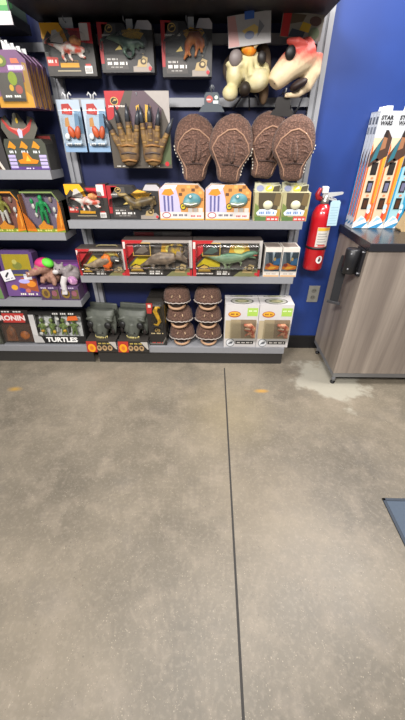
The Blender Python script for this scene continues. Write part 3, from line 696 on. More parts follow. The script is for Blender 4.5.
def egg_box(label, loc):
    W, H, D = 0.134, 0.142, 0.066
    t = thing('egg_toy_box', label, 'toy box', loc, 'egg toy boxes at the shelf end')
    b = MB()
    b.prism([(-W/2, 0), (W/2, 0), (W*0.52, H*0.94), (-W*0.52, H*0.94)], 0.0, D, '#a8a078', '#c9c29e')
    b.decal([(-W*0.34, H*0.28), (W*0.36, H*0.28), (W*0.44, H*0.93), (-W*0.38, H*0.93)], '#4e4434', 1)
    b.decal([(-W*0.49, H*0.10), (-W*0.22, H*0.10), (-W*0.34, H*0.5), (-W*0.49, H*0.6)], '#6f7c44', 2)
    b.decal([(W*0.2, H*0.55), (W*0.44, H*0.5), (W*0.47, H*0.88), (W*0.26, H*0.92)], '#6b5a3c', 2); b.decal([(W*0.30, H*0.18), (W*0.49, H*0.1), (W*0.49, H*0.4), (W*0.36, H*0.4)], '#a88a3e', 2)
    b.decal([(-W*0.36, H*0.20), (W*0.34, H*0.20), (W*0.38, H*0.36), (W*0.1, H*0.42), (-W*0.30, H*0.40), (-W*0.42, H*0.28)], '#d6dde6', 3)
    b.marks(-W*0.3, W*0.28, H*0.24, H*0.33, '#6b86b8', 4, n=9)
    b.rect(-W*0.46, W*0.0, 0.003, H*0.15, '#55713f', 3); b.rect(-W*0.02, W*0.46, 0.003, H*0.17, '#c04a44', 4); b.marks(W*0.02, W*0.42, H*0.05, H*0.1, '#efdcd6', 5, n=10)
    b.build('card_box', t)
    MB().ell((0.0, -0.002, H*0.54), (W*0.19, 0.012, H*0.15), mat('#cdc9ac', 0.45)).build('toy_egg', t)
    b = MB()
    b.prism([(-W*0.50, H*0.86), (W*0.46, H*0.86), (W*0.46, H*1.16), (-W*0.2, H*1.16), (-W*0.34, H*1.22), (-W*0.50, H*1.18)], D*0.6, D*0.6 + 0.003, '#b5b49c')
    b.oval(-W*0.30, H*1.04, W*0.14, H*0.10, '#8a8fae', 1, D*0.6); b.oval(W*0.05, H*1.03, W*0.16, H*0.11, '#c0b84a', 1, D*0.6); b.decal([(W*0.16, H*0.9), (W*0.44, H*0.9), (W*0.44, H*1.14), (W*0.22, H*1.1)], '#4a4434', 1, D*0.6); b.decal([(-W*0.04, H*1.0), (W*0.1, H*1.12), (W*0.14, H*1.04)], '#efece0', 2, D*0.6)
    b.build('header_card', t)
    return t
e1 = egg_box('yellowish egg box with a red strip, in front, beside the orange lizard box', (0.300, YF, Z1))
dup(e1, (0.440, YF, Z1), 'yellowish egg box with a red strip, in front at the right shelf end')
dup(e1, (0.308, YF + 0.0865, Z1), 'egg box directly behind the front left egg box, only its header showing')
dup(e1, (0.450, YF + 0.0815, Z1), 'egg box directly behind the front right egg box, only its header showing')

# ------------------------------------------------------------------ lower shelf: three window boxes, two narrow boxes
gW = 'dinosaur window boxes on the lower shelf'
def window_box(label, loc, W, H, D, paint, art=None, tilt=0):
    t = thing('dinosaur_window_box', label, 'toy box', loc, gW, (0, 0, tilt))
    b = MB(); e = 0.003; ink = '#2b2826'
    b.box(-W/2, W/2, D - e, D, 0, H, ink); b.box(-W/2, W/2, 0, D - e, 0, e, ink); b.box(-W/2, W/2, 0, D - e, H - e, H, '#4f4845')
    b.box(-W/2, -W/2 + e, 0, D - e, e, H - e, '#a3252a'); b.box(W/2 - e, W/2, 0, D - e, e, H - e, '#4f4845')
    y = 0.036
    b.box(-W/2 + e, W/2 - e, y, y + 0.002, e, H - e, ink)
    # printed backdrop
    b.rect(-W/2 + e, W/2 - e, e, H - e, '#6a615b', 1, y)
    b.decal([(-W/2 + e, H*0.25), (-W*0.30, H*0.6), (-W*0.12, H - e), (-W/2 + e, H - e)], '#ad272b', 2, y)
    b.decal([(-W*0.46, H*0.22), (-W*0.20, H*0.72), (-W*0.08, H*0.5), (-W*0.1, H*0.22)], '#e8cc28', 3, y)
    b.decal([(W*0.02, H*0.5), (W*0.06, H*0.92), (W*0.30, H*0.92), (W*0.36, H*0.5)], '#e8b03a', 2, y); b.oval(W*0.18, H*0.72, W*0.08, H*0.12, '#f4e27a', 3, y)
    b.decal([(W*0.10, H*0.97), (W*0.48, H*0.97), (W*0.48, H*0.72), (W*0.40, H*0.90)], '#e0dcd8', 3, y)
    # front frame
    fr = [(-W/2, W/2, 0, H*0.24), (-W/2, -W*0.455, H*0.24, H), (W*0.455, W/2, H*0.24, H), (-W*0.455, W*0.455, H*0.93, H)]
    for k, (a, c_, z0, z1) in enumerate(fr): b.box(a, c_, -0.0015, 0, z0, z1, ('#2b2826', '#a3252a', '#b5b0ac', '#a09892')[k])
    b.prism([(-W/2, H*0.40), (-W*0.20, H), (-W/2, H)][::-1], -0.0030, -0.0016, '#b4272c'); b.M = Matrix.Translation((0, -0.002, 0))
    b.rect(-W*0.495, -W*0.46, H*0.78, H*0.96, '#d8c9c4', 3, -0.0012); b.M = Matrix.Identity(4)
    b.decal([(-W/2, 0.001), (-W*0.45, 0.001), (-W*0.45, H*0.20), (-W/2, H*0.26)], '#ad272b', 2, -0.0012)
    yy = -0.0015
    b.decal([(-W*0.44, H*0.10), (-W*0.20, H*0.10), (-W*0.26, H*0.30), (-W*0.34, H*0.36), (-W*0.42, H*0.28)], '#3a2a1c', 2, yy)
    b.decal([(-W*0.42, H*0.15), (-W*0.23, H*0.15), (-W*0.28, H*0.29), (-W*0.33, H*0.33), (-W*0.40, H*0.26)], '#c9a34a', 3, yy)
    b.text('JURASSIC WORLD', -W*0.45, -W*0.2, H*0.06, H*0.105, '#e8e2da', 3, yy)
    b.rect(-W*0.16, W*0.06, H*0.045, H*0.20, '#55504c', 2, yy); b.marks(-W*0.14, W*0.04, H*0.12, H*0.17, '#d8d4ce', 3, yy, 8); b.marks(-W*0.14, W*0.05, H*0.06, H*0.10, '#efeeea', 3, yy, 9)
    b.decal([(W*0.10, 0.001), (W*0.20, H*0.16), (W*0.46, H*0.24), (W*0.46, 0.001)], '#7c7a52', 2, yy)
    claw_badge(b, W*0.32, H*0.24, H*0.17, 3, yy)
    b.oval(W*0.44, H*0.08, 0.009, 0.009, '#c0303a', 5, yy); b.rect(W*0.46, W*0.495, 0.002, H*0.2, '#a3252a', 4, yy)
    if art == 'inset':
        b.rect(-W*0.36, -W*0.10, H*0.58, H*0.94, '#c9a24a', 3, yy + 0.0003); b.rect(-W*0.35, -W*0.11, H*0.60, H*0.92, '#3a302c', 4, yy + 0.0003)
        b.decal([(-W*0.34, H*0.66), (-W*0.22, H*0.64), (-W*0.13, H*0.72), (-W*0.18, H*0.86), (-W*0.26, H*0.80)], paint, 5, yy + 0.0003)
    b.build('card_box', t)
    MB().box(-W*0.455, W*0.455, -0.034, -0.0005, H*0.24, H*0.93, clear()).build('window_pane', t, bevel=0.012)
    return t
# box with the orange-ruffed dinosaur
W, H, D = 0.268, 0.152, 0.10
t = window_box('small window box with an orange-ruffed dinosaur, left end of the lower shelf', (-0.604, YF, Z2), W, H, D, '#8a7a6a')
toy_dino(t, 'toy_dinosaur', [(0.08, 0.40, .004), (0.18, 0.36, .010), (0.30, 0.40, .018), (0.42, 0.46, .024), (0.56, 0.55, .026), (0.66, 0.62, .022)], [[(0.38, 0.4, .012), (0.34, 0.25, .008), (0.38, 0.16, .006)], [(0.54, 0.4, .012), (0.54, 0.25, .008), (0.58, 0.16, .006)]], mat('#a08c74', 0.5, c2='#7a6654', scale=30), y=0.012, W=W, H=H)
b = MB(); om = mat('#e0731a', 0.5, c2='#d4560f', scale=40)
for k in range(9):
    a = R(-150 + k * 36); b.tube([(W*0.10, 0.014, H*0.52), (W*0.10 + math.cos(a)*0.026, 0.006, H*0.52 + math.sin(a)*0.030), (W*0.10 + math.cos(a)*0.034, 0.01, H*0.52 + math.sin(a)*0.046)], [0.016, 0.015, 0.004], om, 8)
b.build('ruff', t, remesh=0.004)
toy_dino(t, 'toy_head', [(0.70, 0.60, .017), (0.78, 0.64, .018), (0.88, 0.60, .011)], [], mat('#4a4644', 0.5), y=0.008, W=W, H=H)
b = MB(); b.tube([(W*0.30, -0.006, H*0.60), (W*0.37, -0.004, H*0.57)], 0.004, mat('#e6e2da', 0.5), 6); b.build('teeth', t)
b = MB(); b.tube([(-W*0.12, 0.05, H), (-W*0.06, 0.05, H + 0.008), (W*0.30, 0.05, H + 0.008), (W*0.34, 0.05, H)], 0.004, mat('#8b7f5c', 0.5), 6); b.build('carry_handle', t)
# horned dinosaur
W, H, D = 0.382, 0.200, 0.10
t = window_box('long window box with a grey-brown horned dinosaur, mid lower shelf', (-0.281, YF, Z2), W, H, D, '#6a6058', 'inset')
gb = mat('#8a7866', 0.5, c2='#6e5f52', scale=40, bump=0.3)
toy_dino(t, 'toy_dinosaur', [(0.22, 0.28, .005), (0.32, 0.36, .014), (0.42, 0.46, .028), (0.54, 0.50, .036), (0.66, 0.50, .032), (0.75, 0.54, .024)], [[(0.42, 0.42, .017), (0.41, 0.28, .011), (0.43, 0.13, .011)], [(0.50, 0.40, .014, .02), (0.49, 0.28, .010, .02), (0.51, 0.13, .010, .02)], [(0.62, 0.42, .016), (0.62, 0.28, .010), (0.64, 0.13, .010)], [(0.70, 0.42, .014, .02), (0.71, 0.28, .009, .02), (0.72, 0.13, .010, .02)]], gb, y=0.010, W=W, H=H)
toy_dino(t, 'toy_head', [(0.76, 0.60, .026), (0.83, 0.56, .022), (0.90, 0.46, .012), (0.92, 0.38, .006)], [[(0.82, 0.62, .006), (0.84, 0.76, .004), (0.82, 0.86, .0015)], [(0.84, 0.62, .006, -.012), (0.90, 0.74, .004, -.015), (0.90, 0.86, .0015, -.015)], [(0.90, 0.48, .005), (0.94, 0.54, .0015)]], gb, y=0.000, W=W, H=H)
b = MB(); b.ell((W*0.255, 0.020, H*0.70), (0.044, 0.008, 0.050), mat('#6d5d4e', 0.5, c2='#c9a22e', scale=28), (0, 20, 0)); b.build('neck_frill', t)
# green meat eater
t = window_box('long window box with a green running dinosaur, right of the horned dinosaur box', (0.104, YF, Z2), W, H, D, '#4a5a52', 'inset')
gm = grad('#93a27c', '#54785f', 0.07, 0.13, 0.5, bump=0.2)
toy_dino(t, 'toy_dinosaur', [(0.07, 0.62, .003), (0.18, 0.60, .008), (0.30, 0.54, .014), (0.42, 0.50, .024), (0.52, 0.50, .031), (0.62, 0.52, .027), (0.72, 0.54, .019), (0.80, 0.62, .018), (0.90, 0.66, .012), (0.95, 0.64, .007)],
         [[(0.52, 0.46, .022), (0.46, 0.36, .012), (0.50, 0.24, .008), (0.42, 0.14, .007), (0.47, 0.12, .005)], [(0.58, 0.44, .018, .02), (0.57, 0.32, .010, .02), (0.53, 0.22, .007, .02), (0.58, 0.12, .006, .02)], [(0.68, 0.46, .009), (0.72, 0.36, .006), (0.70, 0.30, .004)], [(0.80, 0.58, .010), (0.88, 0.54, .007), (0.93, 0.52, .004)]], gm, y=0.010, W=W, H=H)
b = MB(); b.ell((W*0.40, 0.009, H*0.60), (0.020, 0.008, 0.006), mat('#a8483c', 0.5)); b.build('mouth', t)
# box behind the horned dinosaur box
bx = MB(); bx.box(-0.165, 0.165, 0, 0.042, 0, 0.222, '#5a5350'); bx.rect(-0.16, -0.05, 0.15, 0.218, '#8d2328', 1); bx.rect(0.0, 0.16, 0.14, 0.218, '#77706c', 1)
o = bx.build('dinosaur_window_box', loc=(-0.262, YF + 0.104, Z2)); tag(o, 'grey and red box behind the horned dinosaur box, only its top edge showing', 'toy box')

def narrow_box(label, loc):
    W, H, D = 0.092, 0.163, 0.11
    t = thing('narrow_toy_box', label, 'toy box', loc, 'narrow white boxes on the lower shelf')
    b = MB(); b.box(-W/2, W/2, 0, D, 0, H, '#d3cbc2')
    b.rect(-W*0.47, W*0.47, H*0.20, H*0.86, '#3a4650', 1)
    b.decal([(-W*0.47, H*0.2), (-W*0.1, H*0.2), (-W*0.3, H*0.8), (-W*0.47, H*0.86)], '#6d757c', 2)
    b.decal([(-W*0.05, H*0.86), (W*0.1, H*0.86), (W*0.02, H*0.5)], '#aab4ba', 2)
    b.decal([(W*0.05, H*0.42), (W*0.46, H*0.44), (W*0.44, H*0.66), (W*0.1, H*0.62)], '#3a6a94', 2)
    b.decal([(-W*0.44, H*0.28), (-W*0.1, H*0.24), (W*0.4, H*0.28), (W*0.44, H*0.38), (W*0.1, H*0.42), (-W*0.15, H*0.50), (-W*0.4, H*0.38)], '#d67a26', 3)
    b.decal([(-W*0.3, H*0.27), (W*0.1, H*0.29), (W*0.3, H*0.36), (-W*0.1, H*0.37)], '#ecb23a', 4); b.oval(-W*0.25, H*0.42, W*0.14, H*0.06, '#8a3a30', 4); b.oval(W*0.12, H*0.62, W*0.07, H*0.06, '#c8a468', 4)
    b.rect(-W*0.47, W*0.47, H*0.005, H*0.06, '#d3a878', 1); b.marks(-W*0.3, W*0.3, H*0.09, H*0.13, '#a8a098', 1, n=7)
    b.poly([(-W*0.42, D*0.15, H + .0004), (W*0.42, D*0.15, H + .0004), (W*0.42, D*0.9, H + .0004), (-W*0.42, D*0.9, H + .0004)], '#8d8078')
    b.build('card_box', t, bevel=0.0)
    MB().box(-W*0.47, W*0.47, -0.0040, -0.0035, H*0.2, H*0.86, clear()).build('window_pane', t)
    return t
nb = narrow_box('narrow white box with orange and blue picture, beside the green dinosaur box', (0.360, YF, Z2))
dup(nb, (0.457, YF, Z2), 'narrow white box with orange and blue picture, at the right end of the lower shelf')

# ------------------------------------------------------------------ base deck: grey masks, tall boxes, slippers, white boxes
def grey_mask(label, loc, card=True):
    t = thing('grey_dinosaur_mask', label, 'mask', loc, 'grey dinosaur masks on the base deck')
    if not card: MB().box(-0.085, 0.085, 0.018, 0.036, 0, 0.052, '#2a2725').build('base_card', t)
    gm = mat('#54574f', 0.5, c2='#4a4d46', scale=20, bump=0.35)
    b = MB(); n = 28; rings = []
    for z, yc, hw, hd in ((0.236, 0.098, 0.094, 0.026), (0.232, 0.092, 0.102, 0.040), (0.205, 0.080, 0.102, 0.056), (0.175, 0.066, 0.092, 0.062), (0.145, 0.050, 0.076, 0.060), (0.115, 0.034, 0.060, 0.054), (0.088, 0.020, 0.049, 0.046), (0.062, 0.012, 0.040, 0.036), (0.052, 0.014, 0.032, 0.026)):
        rings.append([(0.95 * hw * math.copysign(abs(math.cos(2*math.pi*i/n)) ** 0.6, math.cos(2*math.pi*i/n)), yc + hd * math.copysign(abs(math.sin(2*math.pi*i/n)) ** 0.75, math.sin(2*math.pi*i/n)), z) for i in range(n)][::-1])
    b.loft(rings[::-1], gm)
    for s in (-1, 1):
        b.ell((s*0.064, 0.030, 0.178), (0.030, 0.034, 0.014), gm, (0, s*22, s*30))
        b.tube([(s*0.080, 0.085, 0.20), (s*0.083, 0.080, 0.14), (s*0.072, 0.055, 0.07)], [0.018, 0.020, 0.020], gm, 10)
    b.tube([(0, -0.012, 0.15), (0, -0.016, 0.11), (0, -0.020, 0.08)], [0.010, 0.018, 0.022], gm, 10)
    b.build('mask_shell', t, remesh=0.0045)
    for s in (-1, 1):
        MB().ell((s*0.060, 0.000, 0.142), (0.024, 0.022, 0.025), mat('#161515', 0.5), (0, s*-30, s*35)).build('eye_hole', t)
        MB().ell((s*0.024, -0.036, 0.098), (0.004, 0.004, 0.007), mat('#171615', 0.5), (0, s*25, 0)).build('nostril', t)
        MB().ell((s*0.078, 0.036, 0.090), (0.012, 0.014, 0.022), mat('#241c1a', 0.6), (0, 0, s*40)).build('jaw_gap', t)
    b = MB()
    for k in range(9):
        a = -1 + k / 4
        b.tube([(a*0.040, -0.022 + 0.026*a*a, 0.064), (a*0.040, -0.026 + 0.026*a*a, 0.048)], [0.0058, 0.002], mat('#c9ba7a', 0.5), 6)
    b.build('teeth', t)
    if card:
        b = MB(); b.M = Matrix.Translation((0, -0.020, -0.036)); b.prism([(-0.104, 0), (0.104, 0), (0.098, 0.086), (-0.098, 0.086)], -0.040, -0.038, '#2a2725', '#3a3633')
        b.M = Matrix.Identity(4); b.box(-0.098, 0.098, -0.058, 0.055, 0.046, 0.050, '#3a3633'); b.box(-0.096, 0.096, 0.05, 0.055, 0.0, 0.046, '#3a3633'); b.M = Matrix.Translation((0, -0.020, -0.036)) @ Matrix.Diagonal((1, 1, 1.62, 1))
        b.decal([(-0.104, 0.0), (-0.036, 0.0), (-0.03, 0.052), (-0.098, 0.052)], '#b4372c', 1, -0.040)
        b.oval(-0.068, 0.020, 0.026, 0.020, '#eda21a', 2, -0.040, 20); b.oval(-0.068, 0.020, 0.012, 0.010, '#d9742a', 3, -0.040)
        for k in range(3): b.oval(-0.018 + 0.036*k, 0.020, 0.016, 0.013, '#b3936a', 2, -0.040); b.oval(-0.018 + 0.036*k, 0.022, 0.008, 0.006, '#5a4630', 3, -0.040)
        b.marks(-0.02, 0.06, 0.039, 0.045, '#c9b25a', 2, -0.040, 11)
        b.decal([(0.05, 0.05), (0.096, 0.05), (0.10, 0.015), (0.092, 0.015)], '#b8b3ac', 2, -0.040)
        b.build('base_card', t)
    for ch in [o for o in COL.objects if o.parent == t and not o.name.startswith('base_card')]:
        ch.rotation_euler.z = R(-9); ch.scale.y = 0.62 if card else 0.24; ch.location = (-0.006, -0.014 if card else 0.010, 0.001)
    return t
YD = YL + 0.010
grey_mask('dark grey dinosaur mask on a card base, in front, beside the TURTLES box', (-0.700, YD + 0.042, ZD))
grey_mask('dark grey dinosaur mask on a card base, in front, beside the tall black boxes', (-0.490, YD + 0.042, ZD))
grey_mask('dark grey dinosaur mask in the rear, behind the front mask beside the TURTLES box', (-0.690, 1.887, ZD + 0.012), False)
grey_mask('dark grey dinosaur mask in the rear, partly behind the tall black boxes', (-0.488, 1.887, ZD + 0.012), False)

def tall_box(label, loc):
    W, H, D = 0.112, 0.335, 0.036
    t = thing('tall_claw_box', label, 'toy box', loc, 'tall black boxes on the base deck')
    b = MB(); b.prism([(-W/2, 0), (W/2, 0), (W/2, H*0.92), (W*0.4, H), (-W*0.4, H), (-W/2, H*0.92)], 0, D, '#24211f', '#2a2724')
    b.rect(-W*0.49, -W*0.15, H*0.70, H*0.91, '#a8322c', 1); b.rect(-W*0.40, -W*0.24, H*0.82, H*0.88, '#d9d2ca', 2)
    b.decal([(-W*0.12, H*0.88), (W*0.45, H*0.88), (W*0.45, H*0.5), (-W*0.3, H*0.5)], '#3b3426', 1)
    emblem(b, W*0.02, H*0.34, H*0.04, 2); b.marks(-W*0.36, W*0.36, H*0.26, H*0.285, '#c9b58a', 2, n=9)
    b.marks(-W*0.34, W*0.30, H*0.05, H*0.075, '#b94a42', 2, n=9); b.decal([(-W*0.49, H*0.02), (W*0.3, H*0.02), (W*0.49, H*0.16), (W*0.49, H*0.2), (W*0.26, H*0.06), (-W*0.49, H*0.06)], '#6b6660', 1)
    # yellow flash down the right-hand side
    b.poly([(W/2 + .0004, 0.006, H*0.52), (W/2 + .0004, D*0.7, H*0.42), (W/2 + .0004, D*0.8, H*0.84), (W/2 + .0004, 0.006, H*0.88)], '#c9a227')
    b.poly([(W/2 + .0004, 0.006, H*0.10), (W/2 + .0004, D*0.9, H*0.06), (W/2 + .0004, D*0.9, H*0.10), (W/2 + .0004, 0.006, H*0.15)], '#8f8a80')
    b.build('card_box', t)
    MB().tube([(-W*0.16, -0.003, H*0.48), (W*0.06, -0.006, H*0.46), (W*0.20, -0.008, H*0.55), (W*0.10, -0.010, H*0.66), (-W*0.02, -0.008, H*0.76), (W*0.12, -0.006, H*0.85), (W*0.26, -0.004, H*0.82)], [0.004, 0.008, 0.011, 0.013, 0.014, 0.012, 0.006], mat('#c99a1e', 0.4, c2='#8a6a1a', scale=40), 10).build('toy_claw', t)
    MB().prism([(-W*0.30, H*0.42), (W*0.38, H*0.42), (W*0.38, H*0.88), (-W*0.14, H*0.88)], -0.026, -0.0005, clear()).build('blister', t, bevel=0.004)
    return t
tb = tall_box('tall black box with a yellow claw toy, front one of three in a row', (-0.328, YD + 0.018, ZD))
dup(tb, (-0.326, YD + 0.081, ZD), 'tall black box with a yellow side flash, middle one of three in a row')
dup(tb, (-0.324, YD + 0.144, ZD), 'tall black box with a yellow side flash, rearmost of three in a row')

# stacked slippers
def stacked_slipper(label, loc):
    t = thing('dinosaur_slipper', label, 'slipper', loc, 'brown slippers stacked on the base deck')
    q = quilt_mat('#7d5d4f', '#5a4136')
    b = MB(); rings = []; n = 20
    for k in range(9):      # toe dome rising to the back, open side down
        f = k / 8; a = f * math.pi / 2
        rr = math.cos(a) ** 0.34 if f < 1 else 0.1
        rings.append([(0.086 * rr * math.copysign(abs(math.cos(2*math.pi*i/n)) ** 0.75, math.cos(2*math.pi*i/n)), 0.078 + 0.066 * rr * math.sin(2*math.pi*i/n) + 0.012 * f, 0.044 + 0.082 * math.sin(a)) for i in range(n)])
    b.loft(rings, q); body = b.build('slipper_body', t)
    b = MB(); tr = []
    for k in range(23):
        a = math.pi + math.pi * k / 22
        x = 0.088 * math.copysign(abs(math.cos(a)) ** 0.75, math.cos(a)); y = 0.078 + 0.069 * math.sin(a)
        tr.append((x, y, 0.046 + (0.0025 if k % 2 else -0.002)))
    b.tube(tr, 0.0034, mat('#b3a8a0', 0.7), 6); b.build('tooth_trim', t)
    b = MB()
    for s in (-1, 1): b.tube([(s*0.022, 0.022, 0.095), (s*0.026, 0.013, 0.082)], [0.003, 0.004], mat('#c2a583', 0.6), 6)
    b.build('nostril_tab', t)
    arc = [(0.050 * math.cos(math.pi + math.pi*k/16), 0.062 + 0.066 * math.sin(math.pi + math.pi*k/16), 0.016) for k in range(17)]
    MB().tube(arc, 0.008, mat('#b08c6e', 0.8), 8).build('sole_rim', t)
    sl_ = MB(); sl_.prism([(0.070*math.cos(2*math.pi*k/18), 0.055*math.sin(2*math.pi*k/18)) for k in range(18)][::-1], 0, 0.012, mat('#35251d', 0.9)); 
    sl_.M = Matrix.Identity(4)
    o = sl_.build('sole', t, loc=(0, 0.086, 0.002), rot=(90, 0, 0)); o.location = (0, 0.086, 0.014)
    return t
names = {(0, 0): 'bottom of the left stack', (0, 1): 'middle of the left stack', (0, 2): 'top of the left stack', (1, 0): 'bottom of the right stack', (1, 1): 'middle of the right stack', (1, 2): 'top of the right stack'}
ss = None
for cx in (0, 1):
    for k in range(3):
        lab = 'brown plush dinosaur slipper with white toothed edge, ' + names[(cx, k)]
        loc = (-0.172 + 0.180 * cx - (0.012 * k if cx == 0 else 0.004 * k), YD + 0.012, ZD + 0.128 * k)
        if ss is None: ss = stacked_slipper(lab, loc)
        else: dup(ss, loc, lab)

def white_box(label, loc):
    W, H, D = 0.209, 0.308, 0.096
    t = thing('white_figure_box', label, 'toy box', loc, 'large white figure boxes on the base deck')
    b = MB(); b.box(-W/2, W/2, 0, D, 0, H, mat('#cfcbca', 0.45))
    wx0, wx1, wz0, wz1 = -W*0.36, W*0.47, H*0.21, H*0.66
    b.rect(wx0 - W*0.12, wx1, wz0, wz1 - H*0.02, '#b8a98c', 1)
    b.rect(wx0 + W*0.04, wx1 - W*0.02, wz0 + H*0.01, wz1, '#8a7760', 2); b.decal([(wx0 + W*0.04, wz0 + H*0.01), (W*0.02, wz0 + H*0.01), (-W*0.02, wz1), (wx0 + W*0.04, wz1)], '#a39274', 3)
    b.rect(W*0.16, W*0.47, H*0.74, H*0.92, '#a9cc5a', 1); b.marks(W*0.20, W*0.44, H*0.84, H*0.87, '#e6f0cf', 2, n=7)
    b.oval(-W*0.22, H*0.78, W*0.19, H*0.07, '#b5542e', 2); b.oval(-W*0.22, H*0.785, W*0.165, H*0.052, '#e3b13a', 3); b.marks(-W*0.33, -W*0.10, H*0.765, H*0.80, '#8a3a28', 4, n=6)
    b.rect(-W*0.14, W*0.42, H*0.075, H*0.155, '#262422', 2); b.marks(-W*0.09, W*0.38, H*0.10, H*0.13, '#e9e6e0', 3, n=13)
    b.oval(-W*0.30, H*0.11, W*0.14, H*0.10, '#6f7276', 3, n=24); b.oval(-W*0.30, H*0.11, W*0.12, H*0.085, '#dcdde0', 4, n=24); b.decal([(-W*0.38, H*0.07), (-W*0.24, H*0.09), (-W*0.22, H*0.15), (-W*0.32, H*0.13)], '#5a5e64', 5)
    # round badge on the top face
    for rx, ry, c_, dz in ((0.072, 0.054, '#4a4a48', .0004), (0.064, 0.047, '#b9b7ae', .0008), (0.044, 0.030, '#7c8060', .0012), (0.030, 0.014, '#c9c29a', .0016)):
        b.poly([(rx*math.cos(2*math.pi*k/26), D*0.49 + ry*0.84*math.sin(2*math.pi*k/26), H + dz) for k in range(26)], c_)
    b.build('card_box', t)
    rd = mat('#b04a34', 0.5, c2='#dba07a', scale=38)
    b = MB(); b.tube([(W*0.40, -0.003, H*0.25), (W*0.34, -0.005, H*0.36), (W*0.38, -0.005, H*0.45), (W*0.28, -0.008, H*0.52), (W*0.08, -0.007, H*0.545)], [0.014, 0.017, 0.018, 0.019, 0.008], rd, 12)
    b.tube([(W*0.36, -0.005, H*0.44), (W*0.24, -0.009, H*0.42), (W*0.10, -0.008, H*0.44)], [0.013, 0.011, 0.005], rd, 10); b.tube([(W*0.32, -0.004, H*0.34), (W*0.20, -0.008, H*0.33), (W*0.13, -0.008, H*0.28)], [0.010, 0.007, 0.004], rd, 8)
    b.build('toy_dinosaur', t, remesh=0.0035)
    b = MB(); b.tube([(W*0.12, -0.016, H*0.475), (W*0.28, -0.021, H*0.475)], [0.004, 0.006], mat('#e0c8a8', 0.5), 6); b.build('mouth', t)
    MB().box(wx0, wx1, -0.0300, -0.0295, wz0, wz1, clear()).build('window_pane', t)
    return t
wb = white_box('large white box with a red dinosaur in its window, beside the stacked slippers', (0.213, YD + 0.006, ZD))
dup(wb, (0.425, YD + 0.006, ZD), 'large white box with a red dinosaur in its window, at the right deck end')

o = dup(wb, (0.215, YD + 0.018 + 0.096, ZD), 'white box directly behind the left large white box, only its lid showing')
o.scale.y = 0.33
o = dup(wb, (0.427, YD + 0.018 + 0.096, ZD), 'white box directly behind the right large white box, only its lid showing')
o.scale.y = 0.33
# ------------------------------------------------------------------ left section
# top shelf: green box
b = MB(); b.box(-0.16, 0.16, 0, 0.145, 0, 0.19, mat('#3c4a42', 0.5)); b.rect(-0.155, 0.155, 0.005, 0.185, '#3f8a4a', 1); b.decal([(-0.10, 0.02), (0.155, 0.02), (0.155, 0.08), (0.0, 0.12)], '#7fbf6a', 2); b.decal([(0.02, 0.1), (0.155, 0.09), (0.155, 0.17), (0.06, 0.18)], '#244f33', 2)
b.poly([(0.1604, 0.004, 0.01), (0.1604, 0.03, 0.02), (0.1604, 0.03, 0.17), (0.1604, 0.004, 0.18)], '#3f7a4a')
tag(b.build('green_toy_box', loc=(-0.945, YL + 0.008, ZT)), 'green fronted dark box on the top left shelf, cut by the picture corner', 'toy box')

# hanging purple and yellow packs, four deep
def purple_pack(label, loc):
    W, H, D = 0.150, 0.180, 0.036
    t = thing('purple_figure_pack', label, 'toy pack', loc, 'purple and yellow packs hanging on the left section')
    b = MB(); b.prism([(-W/2, 0), (W/2, 0), (W/2, H*0.84), (W*0.30, H), (-W/2, H)], 0, D, '#6d4a6e', '#5a3c5a')
    b.decal([(-W/2, 0.001), (W*0.49, 0.001), (W*0.49, H*0.30), (W*0.30, H*0.5), (-W*0.49, H*0.18)], '#b58326', 1)
    b.decal([(W*0.34, H*0.3), (W*0.49, H*0.2), (W*0.49, H*0.78), (W*0.38, H*0.8)], '#8a6a2c', 2)
    b.oval(-W*0.18, H*0.82, W*0.17, H*0.10, '#5d6a34', 2); b.oval(-W*0.18, H*0.82, W*0.08, H*0.05, '#a9a054', 3)
    b.decal([(W*0.10, H*0.86), (W*0.28, H*0.86), (W*0.32, H*0.78), (W*0.10, H*0.78)], '#c9684a', 2)
    b.rect(-W*0.02, W*0.44, H*0.66, H*0.75, '#b9a4c6', 2); b.marks(W*0.02, W*0.4, H*0.685, H*0.73, '#ece6f0', 3, n=9)
    # side art
    for y0, y1, c_ in ((0.003, 0.015, '#b8882e'), (0.017, 0.024, '#5a3a5c'), (0.026, 0.034, '#8a6030')):
        b.poly([(W/2 + .0004, y0, H*0.03), (W/2 + .0004, y1, H*0.03), (W/2 + .0004, y1, H*0.72), (W/2 + .0004, y0, H*0.60)], c_)
    b.build('card_box', t)
    b = MB(); b.prism([(-W*0.36, H*0.12), (W*0.30, H*0.12), (W*0.34, H*0.62), (-W*0.42, H*0.62)], -0.004, -0.0005, '#5c5650', '#8a847c')
    b.oval(W*0.05, H*0.52, W*0.12, H*0.12, '#8a9a34', 1, -0.004); b.oval(W*0.16, H*0.33, W*0.10, H*0.08, '#a65a50', 1, -0.004); b.oval(-W*0.04, H*0.36, W*0.06, H*0.06, '#c9a23c', 1, -0.004); b.marks(-W*0.26, W*0.24, H*0.19, H*0.23, '#e9e6e0', 1, -0.004, 8); b.rect(-W*0.34, W*0.28, H*0.13, H*0.17, '#3a3632', 1, -0.004)
    b.build('inner_tray', t)
    MB().prism([(-W*0.37, H*0.11), (W*0.31, H*0.11), (W*0.35, H*0.63), (-W*0.43, H*0.63)], -0.0085, -0.0048, clear()).build('blister', t, bevel=0.001)
    MB().box(-0.012, 0.012, D*0.5, D*0.5 + 0.002, H, H + 0.03, mat('#d8d8d8', 0.3)).build('hang_tab', t)
    return t
pp = purple_pack('purple and yellow figure pack with clear blister, foremost of its hanging row', (-0.814, 1.700, 1.372))
for k, nm in enumerate(('second', 'third', 'fourth')):
    dup(pp, (-0.812 + 0.003 * k, 1.700 + 0.046 * (k + 1), 1.372), 'purple and yellow figure pack, ' + nm + ' from the front in its hanging row')
